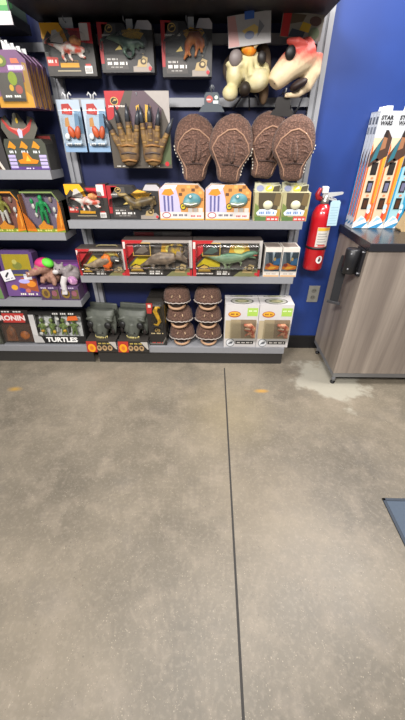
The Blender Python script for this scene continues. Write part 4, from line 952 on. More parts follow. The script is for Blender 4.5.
dup(pp, (-0.978, 1.715, 1.372), 'purple and yellow figure pack hanging at the left picture edge')
b = MB(); b.tube([(-0.814, YU + 0.006, 1.58), (-0.814, 1.69, 1.58), (-0.814, 1.686, 1.592)], 0.0022, steel, 6); b.build('peg_hook', g2)

# shelf A: die-cut helmet box and a dark box
t = thing('helmet_toy_box', 'die-cut dark box with a red winged helmet on top and three orange emblems', 'toy box', (-0.872, YF + 0.01, ZA))
W, H, D = 0.196, 0.17, 0.10
b = MB(); b.prism([(-W/2, 0), (W/2, 0), (W/2, H*0.62), (W*0.42, H*0.74), (-W*0.46, H*0.74), (-W/2, H*0.62)], 0, D, '#47493e', '#3c3a34')
for k in range(3):
    cx = -W*0.32 + W*0.29*k
    b.decal([(cx - W*0.11, H*0.53), (cx - W*0.02, H*0.70), (cx + W*0.04, H*0.64), (cx + W*0.10, H*0.56), (cx + W*0.06, H*0.50), (cx - W*0.05, H*0.54)], '#d08a1e', 2); b.marks(cx - W*0.09, cx + W*0.08, H*0.41, H*0.47, '#d9dde0', 2, n=5)
b.decal([(-W*0.22, H*0.16), (W*0.20, H*0.16), (W*0.26, H*0.24), (W*0.10, H*0.28), (W*0.02, H*0.42), (-W*0.10, H*0.44), (-W*0.12, H*0.28), (-W*0.26, H*0.24)], '#cf7d16', 3)
b.decal([(-W*0.06, H*0.22), (W*0.06, H*0.22), (W*0.0, H*0.36)], '#e6b23a', 4)
b.rect(-W*0.49, W*0.49, 0.002, H*0.09, '#543a78', 2); b.marks(-W*0.1, W*0.1, H*0.03, H*0.06, '#d8d0e4', 3, n=5)
for s in (-1, 1):
    for k in range(4): b.rect(s*W*0.38 - W*0.09, s*W*0.38 + W*0.09, H*(0.05 + 0.085*k), H*(0.115 + 0.085*k), '#b4a8d4', 3)
b.build('card_box', t)
b = MB(); b.prism([(-W*0.36, H*0.74), (W*0.26, H*0.74), (W*0.40, H*0.98), (W*0.34, H*1.20), (W*0.22, H*1.24), (W*0.16, H*1.02), (W*0.0, H*1.30), (-W*0.10, H*1.30), (-W*0.20, H*1.02), (-W*0.30, H*1.26), (-W*0.42, H*1.18), (-W*0.46, H*0.98)], 0.004, 0.010, '#5d5a50')
b.decal([(-W*0.10, H*0.80), (W*0.02, H*0.80), (W*0.20, H*0.92), (W*0.32, H*1.16), (W*0.30, H*1.18), (W*0.14, H*1.0), (W*0.02, H*0.94), (-W*0.12, H*0.94), (-W*0.26, H*1.02), (-W*0.38, H*1.20), (-W*0.40, H*1.14), (-W*0.30, H*0.94)], '#b43a34', 1, 0.004)
b.decal([(-W*0.28, H*1.0), (-W*0.12, H*0.92), (W*0.02, H*0.92), (W*0.2, H*1.02), (W*0.06, H*0.96), (-W*0.12, H*0.97)], '#dd8a7c', 2, 0.004); b.decal([(-W*0.08, H*0.76), (W*0.0, H*0.76), (W*0.02, H*0.92), (-W*0.04, H*0.98), (-W*0.10, H*0.92)], '#c4c0d8', 3, 0.004)
b.decal([(-W*0.08, H*1.10), (-W*0.01, H*1.10), (W*0.0, H*1.28), (-W*0.09, H*1.28)], '#3b3a30', 2, 0.004); b.oval(-W*0.045, H*1.14, W*0.03, H*0.06, '#c9a62c', 3, 0.004)
b.build('helmet_header', t)
b = MB(); b.prism([(-0.045, 0), (0.045, 0), (0.045, 0.145), (-0.045, 0.145)], 0, 0.05, '#3a3634', '#4a4642'); b.oval(0.0, 0.10, 0.018, 0.028, '#a9a49c', 1); b.decal([(-0.04, 0.02), (0.03, 0.02), (0.0, 0.06)], '#6a5a3a', 1); b.rect(-0.035, 0.04, 0.118, 0.138, '#b04a44', 1)
tag(b.build('small_dark_box', loc=(-0.826, YF + 0.112, ZA)), 'small dark box behind the winged helmet box at the shelf end', 'toy box')
t = thing('black_white_box', 'black box with pale bottom art, left of the winged helmet box', 'toy box', (-1.062, YF + 0.01, ZA), None, (0, 0, 0))
W, H, D = 0.17, 0.21, 0.10
b = MB(); b.box(-W/2, W/2, 0, D, 0, H, '#3b3838'); b.rect(-W*0.49, W*0.40, H*0.80, H*0.88, '#b9b4ae', 1); b.rect(-W*0.45, W*0.36, H*0.9, H*0.985, '#5a5656', 1); b.marks(-W*0.3, W*0.36, H*0.92, H*0.965, '#c9c6c2', 2, n=7); b.decal([(-W*0.49, 0.002), (W*0.38, 0.002), (W*0.1, H*0.5), (-W*0.49, H*0.6)], '#c9c2b8', 1); b.decal([(-W*0.3, 0.003), (W*0.30, 0.003), (W*0.18, H*0.2), (-W*0.1, H*0.22)], '#4a352c', 2); b.rect(-W*0.4, W*0.30, H*0.52, H*0.78, '#5c4a52', 2)
b.build('card_box', t)
MB().box(-W*0.4, W*0.30, -0.0030, -0.0025, H*0.5, H*0.78, clear()).build('window_pane', t)

# shelf B: two boxed action figures
def figure_box(label, loc, body, trim, limb, backc):
    W, H, D = 0.205, 0.205, 0.10
    t = thing('action_figure_box', label, 'toy box', loc, 'boxed action figures on the left section')
    b = MB(); e = 0.003
    out = [(-W/2, 0), (W/2, 0), (W/2, H*0.74), (W*0.36, H*0.94), (-W*0.44, H*0.94), (-W/2, H*0.88)]
    b.prism(out, 0.036, D, backc, '#2d3026')
    b.box(-W/2, W/2, 0, D - e, 0, e, '#55742c')
    b.box(-W*0.44, W*0.36, 0, D - e, H*0.94, H*0.94 + e, '#2f382c'); b.box(-W/2, -W/2 + e, 0, D - e, e, H*0.88, '#b96a1e'); b.box(W/2 - e, W/2, 0, D - e, e, H*0.74, '#4a4238')
    b.prism([(W/2, H*0.74), (W*0.36, H*0.94), (W*0.36, H*0.94 + e), (W/2 + e, H*0.74)], 0, D - e, '#3a3a32')
    b.decal([(-W*0.44, H*0.92), (W*0.36, H*0.92), (W*0.37, H*0.955), (-W*0.44, H*0.955)], trim, 1)
    b.decal([(W*0.36, H*0.92), (W*0.48, H*0.73), (W*0.5, H*0.74), (W*0.37, H*0.955)], trim, 1)
    b.rect(-W/2, W/2, 0.0, H*0.10, '#7a8a2c', 1); b.marks(-W*0.3, W*0.3, H*0.03, H*0.07, '#c9c06a', 2, n=9)
    # orange flame corners and lower emblem
    b.decal([(W*0.28, 0.004), (W*0.5, H*0.06), (W*0.5, H*0.6), (W*0.46, H*0.78), (W*0.42, H*0.52), (W*0.34, H*0.34)], '#d07a1c', 3); b.decal([(W*0.40, H*0.1), (W*0.47, H*0.2), (W*0.46, H*0.6), (W*0.43, H*0.4)], '#e8a13a', 4)
    b.decal([(-W*0.5, H*0.04), (-W*0.24, 0.004), (-W*0.28, H*0.18), (-W*0.42, H*0.4), (-W*0.5, H*0.5)], '#c97018', 3); b.decal([(-W*0.16, H*0.08), (W*0.18, H*0.08), (W*0.22, H*0.16), (W*0.06, H*0.2), (W*0.0, H*0.3), (-W*0.08, H*0.22), (-W*0.18, H*0.16)], '#d8912a', 3)
    b.build('card_box', t)
    # figure: head, torso, arms, legs in one body
    b = MB(); y = 0.018
    for s in (-1, 1):
        b.tube([(s*0.009, y, H*0.52), (s*0.012, y, H*0.36), (s*0.014, y, H*0.20)], [0.010, 0.0085, 0.007], limb, 8)
    b.build('figure_legs', t, remesh=0.0025)
    b = MB(); b.tube([(0, y, H*0.48), (0, y, H*0.58), (0, y, H*0.70), (0, y, H*0.74)], [0.011, 0.013, 0.019, 0.008], body, 10)
    for s in (-1, 1): b.tube([(s*0.018, y, H*0.70), (s*0.030, y, H*0.58), (s*0.036, y - 0.004, H*0.45)], [0.008, 0.0065, 0.005], body, 8)
    b.ell((0, y, H*0.80), (0.012, 0.012, 0.015), body); b.build('figure_torso', t, remesh=0.0025)
    b = MB()
    for x, z, c_ in ((-0.055, 0.72, body), (-0.052, 0.60, '#d8d4cc'), (-0.046, 0.40, '#d8d4cc'), (0.046, 0.76, '#a08a7a'), (0.056, 0.52, '#d8d4cc'), (0.060, 0.36, '#d8d4cc')):
        b.ell((x, 0.030, H*z), (0.009, 0.006, 0.014), c_, n=10, k=6)
    b.build('accessories', t)
    MB().prism([(-W*0.5, H*0.1), (W*0.5, H*0.1), (W*0.49, H*0.73), (W*0.36, H*0.92), (-W*0.46, H*0.92), (-W*0.5, H*0.85)], -0.0032, -0.0028, clear()).build('window_pane', t)
    return t
figure_box('orange-brown window box with a yellow and white action figure, left picture edge', (-1.083, YF + 0.004, ZB), '#8f8a3a', '#c9862a', '#cfcac2', '#86564c')
figure_box('purple-grey window box with a green action figure, at the shelf end', (-0.872, YF + 0.004, ZB), '#249a55', '#7a8a52', '#208a4c', '#7c6c80')

# shelf C: purple window box, green box, plush toys, low boxes
t = thing('purple_window_box', 'purple box with a yellow window and white sticker, left of the plush toys', 'toy box', (-1.132, YF + 0.035, ZC + 0.0105), None, (-8, 0, 0))
W, H, D = 0.20, 0.27, 0.07
b = MB(); b.prism([(-W/2, 0), (W/2, 0), (W/2, H*0.95), (W*0.4, H), (-W*0.46, H), (-W/2, H*0.95)], 0, D, '#5a3f74', '#6a5480')
b.rect(-W*0.40, W*0.40, H*0.46, H*0.92, '#b29a1e', 1); b.decal([(-W*0.38, H*0.5), (W*0.36, H*0.5), (W*0.3, H*0.6), (-W*0.3, H*0.58)], '#4a4470', 3)
b.oval(W*0.0, H*0.68, W*0.14, H*0.08, '#8a8a3a', 2); b.oval(-W*0.06, H*0.76, W*0.07, H*0.05, '#c9bf6a', 3)
b.rect(-W*0.48, W*0.48, 0.002, H*0.44, '#6b4a80', 1); b.decal([(-W*0.1, H*0.2), (W*0.48, H*0.1), (W*0.48, H*0.4), (W*0.02, H*0.42)], '#a0522e', 2); b.oval(W*0.30, H*0.28, W*0.14, H*0.07, '#e08a2c', 3); b.oval(W*0.1, H*0.34, W*0.17, H*0.05, '#b0a8dc', 4); b.oval(-W*0.24, H*0.20, W*0.10, H*0.06, '#d8a02c', 3); b.oval(-W*0.02, H*0.14, W*0.09, H*0.05, '#4a3a8a', 3); b.oval(W*0.16, H*0.13, W*0.08, H*0.05, '#c26a5a', 3)
b.rect(W*0.12, W*0.36, H*0.38, H*0.50, '#d8d4d8', 5); b.marks(-W*0.1, W*0.44, H*0.03, H*0.07, '#e8e0d0', 4, n=9)
b.build('card_box', t)
b = MB(); b.M = Matrix.Translation((-W*0.30, -0.009, H*0.36)) @ Matrix.Rotation(R(-14), 4, 'Y'); b.prism([(-0.036, 0), (0.036, 0), (0.036, 0.062), (-0.036, 0.062)], 0, 0.001, '#dcdadc'); b.decal([(-0.012, 0.02), (0.016, 0.044), (0.008, 0.05), (-0.018, 0.03)], '#2a2a30', 1); b.marks(-0.02, 0.028, 0.008, 0.014, '#5a5a78', 1, n=6)
o = b.build('sticker', t); o['label'] = 'white sticker with a black mark'
MB().box(-W*0.40, W*0.40, -0.0060, -0.0055, H*0.46, H*0.92, clear()).build('window_pane', t)

t = thing('green_window_box', 'pink and green toy box at the left picture edge, beside the purple window box', 'toy box', (-1.325, YF + 0.01, ZC))
W, H, D = 0.16, 0.22, 0.09
b = MB(); b.box(-W/2, W/2, 0, D, 0, H, '#6a4a70'); b.rect(-W*0.45, W*0.48, H*0.86, H*0.98, '#b23a6a', 1); b.rect(-W*0.45, W*0.46, H*0.70, H*0.85, '#8a8a34', 1); b.rect(-W*0.45, W*0.48, H*0.02, H*0.42, '#6a8a52', 1); b.oval(W*0.2, H*0.26, W*0.2, H*0.14, '#9ab27c', 2); b.rect(-W*0.4, W*0.44, H*0.46, H*0.66, '#7a4a8a', 1)
b.build('card_box', t)
b = MB(); b.box(-0.10, 0.10, 0, 0.05, 0, 0.275, '#2f3030'); b.rect(-0.09, 0.09, 0.20, 0.265, '#4a4c48', 1); b.marks(-0.06, 0.06, 0.22, 0.235, '#8a8c84', 2, n=6)
tag(b.build('dark_toy_box', loc=(-1.338, YF + 0.104, ZC)), 'dark box at the back behind the pink and green toy box', 'toy box')

# low purple boxes under the plush
def low_box(label, loc):
    W, H, D = 0.115, 0.085, 0.085
    t = thing('low_purple_box', label, 'toy box', loc, 'low purple boxes under the plush toys')
    b = MB(); b.box(-W/2, W/2, 0, D, 0, H, '#5d4468'); b.oval(-W*0.2, H*0.5, W*0.22, H*0.36, '#b08a3a', 1); b.oval(-W*0.2, H*0.5, W*0.10, H*0.2, '#7a5a3a', 2); b.decal([(W*0.05, H*0.1), (W*0.47, H*0.1), (W*0.47, H*0.8), (W*0.14, H*0.7)], '#7a6a3a', 1); b.oval(W*0.25, H*0.5, W*0.14, H*0.22, '#b06a7a', 2); b.marks(-W*0.4, W*0.4, H*0.86, H*0.95, '#c9bcd2', 1, n=8)
    b.build('card_box', t)
    MB().box(-W*0.46, W*0.46, -0.0026, -0.0022, H*0.06, H*0.84, clear()).build('window_pane', t)
    return t
lb = low_box('low purple box with round yellow art, under the pink plush', (-0.955, YF + 0.004, ZC))
dup(lb, (-0.835, YF + 0.004, ZC), 'low purple box with round yellow art, at the shelf end under the grey plush')
b = MB(); b.box(-0.10, 0.10, 0, 0.05, 0, 0.20, '#6a3f78'); b.rect(-0.09, 0.09, 0.12, 0.19, '#8a4a9a', 1); b.oval(0.06, 0.15, 0.02, 0.02, '#4a8a4a', 2); b.decal([(-0.02, 0.13), (0.03, 0.14), (0.02, 0.18)], '#c05a8a', 2)
tag(b.build('purple_back_box', loc=(-0.880, YF + 0.104, ZC)), 'purple box standing behind the grey plush', 'toy box')

t = thing('pink_plush_toy', 'tan plush with a pink and neon green helmet and pointed snout', 'plush toy', (-0.955, YF + 0.024, ZC + 0.087))
tan = mat('#a07a68', 0.9, c2='#8a6456', scale=60, bump=0.4)
b = MB(); b.ell((0.01, 0.04, 0.045), (0.058, 0.040, 0.048), tan); b.ell((-0.02, 0.025, 0.100), (0.050, 0.042, 0.040), tan)
b.tube([(-0.03, 0.0, 0.095), (-0.07, -0.020, 0.080), (-0.095, -0.028, 0.070), (-0.098, -0.026, 0.092)], [0.026, 0.020, 0.014, 0.006], tan, 10)
b.tube([(0.03, 0.0, 0.06), (0.05, -0.02, 0.03), (0.045, -0.025, 0.008)], [0.018, 0.015, 0.012], tan, 8); b.tube([(-0.02, 0.0, 0.05), (-0.025, -0.02, 0.02)], [0.018, 0.013], tan, 8)
b.build('plush_body', t, remesh=0.0045)
b = MB(); b.ell((-0.012, 0.030, 0.122), (0.050, 0.045, 0.034), mat('#c22f6e', 0.6)); h = b.build('helmet', t)
b = MB(); b.ell((0.022, 0.016, 0.130), (0.034, 0.034, 0.024), mat('#63d23e', 0.6), (0, 28, 0)); b.build('green_stripe', h)
b = MB(); b.ell((-0.040, -0.014, 0.100), (0.020, 0.012, 0.012), mat('#a83a62', 0.6)); b.ell((-0.080, -0.036, 0.080), (0.004, 0.003, 0.004), mat('#efe8e0', 0.5), n=8, k=5); b.build('face_patch', t)

t = thing('grey_plush_toy', 'grey plush animal lying with one white paw hanging down, at the shelf end', 'plush toy', (-0.845, YF + 0.03, ZC + 0.087))
gr = mat('#80787a', 0.9, c2='#938a8a', scale=60, bump=0.4); wh = mat('#c2bcbc', 0.9, bump=0.3)
b = MB(); b.ell((0.025, 0.035, 0.060), (0.055, 0.042, 0.050), gr); b.ell((-0.035, 0.018, 0.090), (0.034, 0.030, 0.030), gr)
b.tube([(-0.05, 0.02, 0.115), (-0.055, 0.02, 0.136)], [0.010, 0.005], gr, 8); b.tube([(-0.015, 0.02, 0.115), (-0.008, 0.02, 0.134)], [0.010, 0.005], gr, 8)
b.tube([(0.02, 0.01, 0.08), (0.04, 0.0, 0.105), (0.045, 0.0, 0.125)], [0.016, 0.013, 0.010], gr, 8)
b.build('plush_body', t, remesh=0.0045)
b = MB(); b.tube([(0.0, -0.01, 0.055), (-0.012, -0.026, 0.020), (-0.010, -0.034, -0.020)], [0.020, 0.018, 0.015], wh, 10)
for dx in (-0.012, 0.0, 0.012): b.tube([(-0.010 + dx*0.6, -0.034, -0.022), (-0.012 + dx, -0.042, -0.046)], [0.009, 0.006], wh, 8)
b.build('white_paw', t, remesh=0.004)
b = MB(); b.ell((-0.048, -0.010, 0.082), (0.018, 0.012, 0.014), wh); b.ell((-0.044, -0.010, 0.100), (0.004, 0.003, 0.004), black, n=8, k=5); b.ell((-0.022, -0.010, 0.098), (0.004, 0.003, 0.004), black, n=8, k=5); b.build('muzzle', t)
b = MB(); b.ell((0.040, -0.008, 0.030), (0.030, 0.014, 0.026), mat('#a06a9a', 0.5, c2='#d8a8c8', scale=50), (0, 20, 0)); b.build('printed_tag', t)

# base deck, left section
t = thing('red_title_box', 'dark brown box with a red block reading RONIN, beside the TURTLES box', 'toy box', (-1.264, YF + 0.028, ZE + 0.0105), None, (-7, 0, 0))
W, H, D = 0.205, 0.225, 0.08
b = MB(); b.box(-W/2, W/2, 0, D, 0, H, '#2f2624'); b.rect(-W*0.46, W*0.46, H*0.02, H*0.58, '#4a352c', 1); b.rect(-W*0.36, W*0.34, H*0.62, H*0.90, '#bf3a33', 1)
b.text('RONIN', -W*0.46, W*0.36, H*0.68, H*0.84, '#f1dcd8', 2); b.marks(-W*0.34, W*0.3, H*0.93, H*0.97, '#d6d2ca', 2, n=7)
b.decal([(-W*0.40, H*0.04), (-W*0.04, H*0.04), (-W*0.06, H*0.42), (-W*0.2, H*0.54), (-W*0.36, H*0.36)], '#7a4c30', 2)
b.build('card_box', t)
b = MB(); b.ell((W*0.22, -0.001, H*0.22), (W*0.16, 0.012, H*0.14), mat('#b0652c', 0.5, c2='#8a4a22', scale=30)); b.ell((-W*0.18, -0.001, H*0.26), (W*0.12, 0.012, H*0.20), mat('#8a5434', 0.5, c2='#6a4430', scale=30)); b.build('toy_figures', t, remesh=0.0035) if False else b.build('toy_figures', t)
MB().box(-W*0.46, W*0.46, -0.0170, -0.0165, H*0.02, H*0.58, clear()).build('window_pane', t)
t = thing('turtle_figure_box', 'black and white box with green figures in its window, reading TURTLES', 'toy box', (-0.986, YF + 0.020, ZE + 0.0105), None, (-7, 0, 0))
W, H, D = 0.350, 0.215, 0.08
b = MB(); e = 0.003
b.box(-W/2, W/2, D - e, D, 0, H, '#a8a6a4'); b.box(-W/2, W/2, 0, D - e, 0, e, '#1e1d1d'); b.box(-W/2, W/2, 0, D - e, H - e, H, '#2a2928'); b.box(-W/2, -W/2 + e, 0, D - e, e, H - e, '#b8b6b4'); b.box(W/2 - e, W/2, 0, D - e, e, H - e, '#2a2928')
y = 0.036
b.box(-W/2 + e, W/2 - e, y, y + 0.002, e, H - e, '#d4d2d0')
for k in range(9): b.decal([(-W*0.46 + W*0.10*k, H*0.25), (-W*0.40 + W*0.10*k, H*0.30), (-W*0.36 + W*0.10*k, H*0.86), (-W*0.42 + W*0.10*k, H*0.9)], ('#3a3938', '#8a8886', '#d0cecc')[k % 3], 1, y)
b.rect(W*0.0, W*0.06, H*0.4, H*0.9, '#222120', 2, y)
b.box(-W/2, W/2, -0.0015, 0, 0, H*0.24, '#1e1d1d'); b.box(-W/2, W/2, -0.0015, 0, H*0.92, H, '#1e1d1d'); b.box(W*0.47, W/2, -0.0015, 0, H*0.24, H*0.92, '#1e1d1d')
b.box(-W/2, -W*0.40, -0.0015, 0, H*0.24, H*0.92, '#c3c1bf'); b.decal([(-W*0.5, 0.002), (-W*0.30, 0.002), (-W*0.34, H*0.2), (-W*0.5, H*0.3)], '#b5b3b1', 1, -0.0015)
b.text('TURTLES', -W*0.26, W*0.34, H*0.035, H*0.20, '#eceae6', 2, -0.0015); b.marks(-W*0.04, W*0.40, H*0.935, H*0.985, '#d8d6d2', 2, -0.0015, 12)
b.decal([(W*0.20, H*0.74), (W*0.42, H*0.76), (W*0.40, H*0.9), (W*0.24, H*0.88)], '#d9662c', 2, -0.0015)
b.build('card_box', t)
for k, x in enumerate((-0.30, -0.12, 0.10, 0.30)):
    f = MB(); gm_ = mat('#5c7038', 0.5, c2='#7a8a4a', scale=60); x = x * W; y = 0.016
    f.tube([(x, y, H*0.40), (x, y, H*0.52), (x, y, H*0.62)], [0.014, 0.018, 0.012], gm_, 10); f.ell((x, y, H*0.72), (0.014, 0.014, 0.016), gm_)
    for s in (-1, 1):
        f.tube([(x + s*0.008, y, H*0.42), (x + s*0.014, y - 0.005, H*0.26)], [0.009, 0.007], gm_, 8); f.tube([(x + s*0.014, y, H*0.60), (x + s*0.030, y - 0.004, H*0.50 + 0.012*(k % 2))], [0.008, 0.006], gm_, 8)
    f.build('turtle_figure', t, remesh=0.003)
f = MB()
for x, z, c_ in ((-0.30, 0.40, '#c8942a'), (-0.08, 0.36, '#d8aa2c'), (0.12, 0.40, '#d8aa2c'), (-0.2, 0.6, '#d8d4cc'), (0.2, 0.62, '#d8d4cc'), (-0.34, 0.30, '#d8d4cc'), (0.02, 0.78, '#d8d4cc')): f.ell((x*W, 0.006, z*H), (0.013, 0.006, 0.012), c_, n=10, k=6)
f.build('accessories', t)
MB().box(-W*0.40, W*0.47, -0.0009, -0.0005, H*0.24, H*0.92, clear()).build('window_pane', t)
t = thing('grey_green_box', 'grey-green window box at the left picture edge, beside the RONIN box', 'toy box', (-1.457, YF + 0.01, ZE))
W, H, D = 0.17, 0.20, 0.09
b = MB(); b.box(-W/2, W/2, 0, D, 0, H, '#4a4a42'); b.rect(-W*0.45, W*0.46, H*0.05, H*0.40, '#78806a', 1); b.decal([(-W*0.2, H*0.44), (W*0.46, H*0.44), (W*0.42, H*0.62), (-W*0.1, H*0.6)], '#b8642c', 1); b.rect(-W*0.4, W*0.46, H*0.70, H*0.95, '#5a4a48', 1); b.oval(W*0.2, H*0.24, W*0.2, H*0.12, '#98a08a', 2)
b.build('card_box', t)
MB().box(-W*0.45, W*0.46, -0.0026, -0.0022, H*0.05, H*0.65, clear()).build('window_pane', t)

# ------------------------------------------------------------------ fire extinguisher, outlet
t = thing('fire_extinguisher', 'red fire extinguisher strapped to the blue wall beside the counter', 'fire extinguisher', (0.628, 1.905, 0.622))
red = mat('#b3101c', 0.28, coat=0.6); r = 0.056
b = MB(); b.lathe([(0.02, 0.002), (r*0.9, 0.0), (r, 0.012), (r, 0.285), (r*0.94, 0.312), (r*0.72, 0.338), (r*0.42, 0.352), (0.02, 0.356)], red, n=32); b.build('cylinder', t)
MB().lathe([(0.022, 0.350), (0.022, 0.375), (0.015, 0.380), (0.015, 0.395)], mat('#9a9692', 0.35, 0.8), n=16).build('valve', t)
b = MB(); b.prism([(-0.018, 0.385), (0.010, 0.385), (0.085, 0.402), (0.088, 0.412), (0.010, 0.408), (-0.018, 0.418)], -0.010, 0.010, mat('#c9c9c8', 0.35, 0.3)); b.build('handle', t, bevel=0.002)
b = MB(); b.prism([(0.0, 0.380), (0.020, 0.376), (0.072, 0.360), (0.074, 0.368), (0.02, 0.388)], -0.008, 0.008, mat('#c9c9c8', 0.35, 0.3)); b.build('lever', t, bevel=0.002)
MB().box(-0.026, 0.006, -0.016, 0.016, 0.405, 0.438, mat('#dcdcda', 0.4)).build('safety_pin_cap', t, bevel=0.005)
b = MB(); b.tube([(-0.02, 0, 0.378), (-0.042, 0, 0.385), (-0.046, 0.0, 0.40), (-0.034, 0, 0.43)], [0.012, 0.014, 0.014, 0.009], mat('#8f1620', 0.4), 10); b.build('gauge_housing', t)
def band(r0, a0, a1, z0, z1, m, n=14):
    b = MB()
    A = [(r0*math.sin(R(a0 + (a1-a0)*i/n)), -r0*math.cos(R(a0 + (a1-a0)*i/n))) for i in range(n+1)]
    for (p, q) in zip(A, A[1:]): b.add([(p[0], p[1], z0), (q[0], q[1], z0), (q[0], q[1], z1), (p[0], p[1], z1)], [(0, 1, 2, 3)], m, True)
    return b
band(r + .0008, -26, 58, 0.140, 0.244, '#c9c4bd').build('label_plate', t)
b = band(r + .0014, -24, 56, 0.226, 0.242, '#d9a83a')
for k in range(5): b.V += []; 
b.build('label_stripe', t)
for k in range(5): band(r + .0014, -18, 30 + 8*(k % 2), 0.208 - 0.014*k, 0.212 - 0.014*k, '#8b8884').build('label_print', t)
band(r + .0014, -10, 36, 0.143, 0.152, '#c0504a').build('label_print', t)
MB().lathe([(r + 0.0035, 0.124), (r + 0.0035, 0.136)], black, n=32).build('strap', t)
b = MB(); b.box(-0.02, 0.02, r - 0.004, 0.083, 0.10, 0.30, steel_d); b.build('wall_bracket', t)
b = MB(); rr = r + 0.0012
b.add([(rr*math.sin(R(16 + 20*math.cos(2*math.pi*i/20))), -rr*math.cos(R(16 + 20*math.cos(2*math.pi*i/20))), 0.068 + 0.022*math.sin(2*math.pi*i/20)) for i in range(20)], [tuple(range(20))], '#d8d8d6')
rr += 0.0006
b.add([(rr*math.sin(R(16 + 8*math.cos(2*math.pi*i/12))), -rr*math.cos(R(16 + 8*math.cos(2*math.pi*i/12))), 0.066 + 0.010*math.sin(2*math.pi*i/12)) for i in range(12)], [tuple(range(12))], '#4a4a4c')
b.build('round_sticker', t)
b = MB(); b.M = Matrix.Translation((0.042, -r - 0.006, 0.255)) @ Matrix.Rotation(R(-2), 4, 'Y'); b.prism([(-0.026, 0), (0.026, 0), (0.026, 0.115), (0.018, 0.124), (-0.018, 0.124), (-0.026, 0.115)], 0, 0.001, '#a9c6d2')
for k in range(7): b.rect(-0.02, 0.02, 0.012 + 0.013*k, 0.0135 + 0.013*k, '#7f9fae', 1)
b.build('inspection_tag', t)
MB().tube([(0.02, -0.012, 0.39), (0.04, -0.05, 0.385), (0.042, -r - 0.0055, 0.372)], 0.001, '#d8d8d6', 5).build('tag_tie', t)

t = thing('wall_outlet', 'small grey outlet plate low on the blue wall beside the counter', 'outlet', (0.700, YW - 0.0005, 0.365))
MB().box(-0.036, 0.036, -0.006, 0, 0, 0.114, mat('#85847e', 0.4)).build('cover_plate', t, bevel=0.002)
for z in (0.034, 0.080):
    b = MB(); b.oval(0, z, 0.017, 0.015, '#6f6e68', 1, -0.006, 16)
    b.rect(-0.008, -0.005, z - 0.002, z + 0.008, '#2a2a28', 2, -0.006); b.rect(0.005, 0.008, z - 0.002, z + 0.008, '#2a2a28', 2, -0.006); b.build('receptacle', t)

# ------------------------------------------------------------------ counter
CX, CY0, CY1 = 0.775, 1.560, 1.975
t = thing('counter', 'grey-brown wood-grain counter with dark top beside the fire extinguisher', 'counter', (0, 0, 0))
wd = wood_mat(); alu = mat('#8e8f93', 0.35, 0.7)
MB().box(CX, CX + 0.018, CY0, CY1, 0.085, 0.818, wd).build('side_panel', t, bevel=0.001)
MB().box(CX + 0.0185, 2.3, CY0, CY0 + 0.018, 0.085, 0.818, wd).build('front_panel', t, bevel=0.001)
MB().box(CX - 0.006, 2.32, CY0 - 0.008, YW - 0.001, 0.8185, 0.857, mat('#2c2c30', 0.22)).build('countertop', t, bevel=0.003)
b = MB(); b.box(CX + 0.001, 2.3, CY0 + 0.001, CY0 + 0.03, 0.055, 0.0845, alu); b.box(CX + 0.001, CX + 0.03, CY0 + 0.03, CY1, 0.055, 0.0845, steel_d); b.build('base_rail', t, bevel=0.002)
MB().box(CX + 0.03, 2.3, CY0 + 0.05, CY1, 0.058, 0.08, black).build('floor_panel', t)
for x, y in ((CX + 0.018, CY0 + 0.018), (CX + 0.018, CY1 - 0.06), (1.5, CY0 + 0.03)):
    b = MB(); b.lathe([(0.014, 0.0), (0.014, 0.010), (0.006, 0.012), (0.006, 0.02)], black, (x, y), 14); b.lathe([(0.012, 0.02), (0.012, 0.0545)], steel_d, (x, y), 14); b.build('leveling_foot', t)

t = thing('belt_barrier', 'black retractable belt barrier fixed to the left side of the counter', 'belt barrier', (CX, 1.628, 0.690))
MB().lathe([(0.030, 0.0), (0.036, 0.004), (0.036, 0.118), (0.030, 0.124)], mat('#1b1b1e', 0.4), (-0.046, 0), 20).build('housing', t)
MB().box(-0.016, -0.001, -0.045, 0.03, -0.004, 0.128, black).build('mounting_plate', t, bevel=0.002)
b = MB()
for y, z in ((-0.042, 0.118), (-0.042, 0.012)): b.tube([(-0.020, y, z), (-0.006, y, z)], 0.004, steel, 10)
for z in (0.03, 0.105): b.tube([(-0.066, -0.034, z), (-0.064, -0.028, z)], 0.004, steel, 8)
b.build('screws', t)
pth = [(-0.052, 0.022, 0.080, 0.044), (-0.060, 0.030, 0.045, 0.036), (-0.066, 0.036, -0.01, 0.030), (-0.066, 0.036, -0.09, 0.028), (-0.066, 0.036, -0.175, 0.028)]
b = MB(); vs = []
for x, y, z, hw in pth:
    d = Vector((0.82, -0.57, 0)); p = Vector((x, y, z))
    nrm = Vector((0.57, 0.82, 0)) * 0.0012
    vs += [tuple(p - d*hw*0.8 - nrm), tuple(p + d*hw*0.8 - nrm), tuple(p + d*hw*0.8 + nrm), tuple(p - d*hw*0.8 + nrm)]
b.loft([vs[i*4:i*4+4] for i in range(5)], mat('#1d1e22', 0.7), False); b.build('belt', t)
b = MB(); b.M = Matrix.Translation((-0.066, 0.036, -0.183)) @ Matrix.Rotation(R(-35), 4, 'Z'); b.box(-0.036, 0.036, -0.005, 0.005, -0.008, 0.008, mat('#3a3a3e', 0.4)); o = b.build('belt_end', t, bevel=0.002)

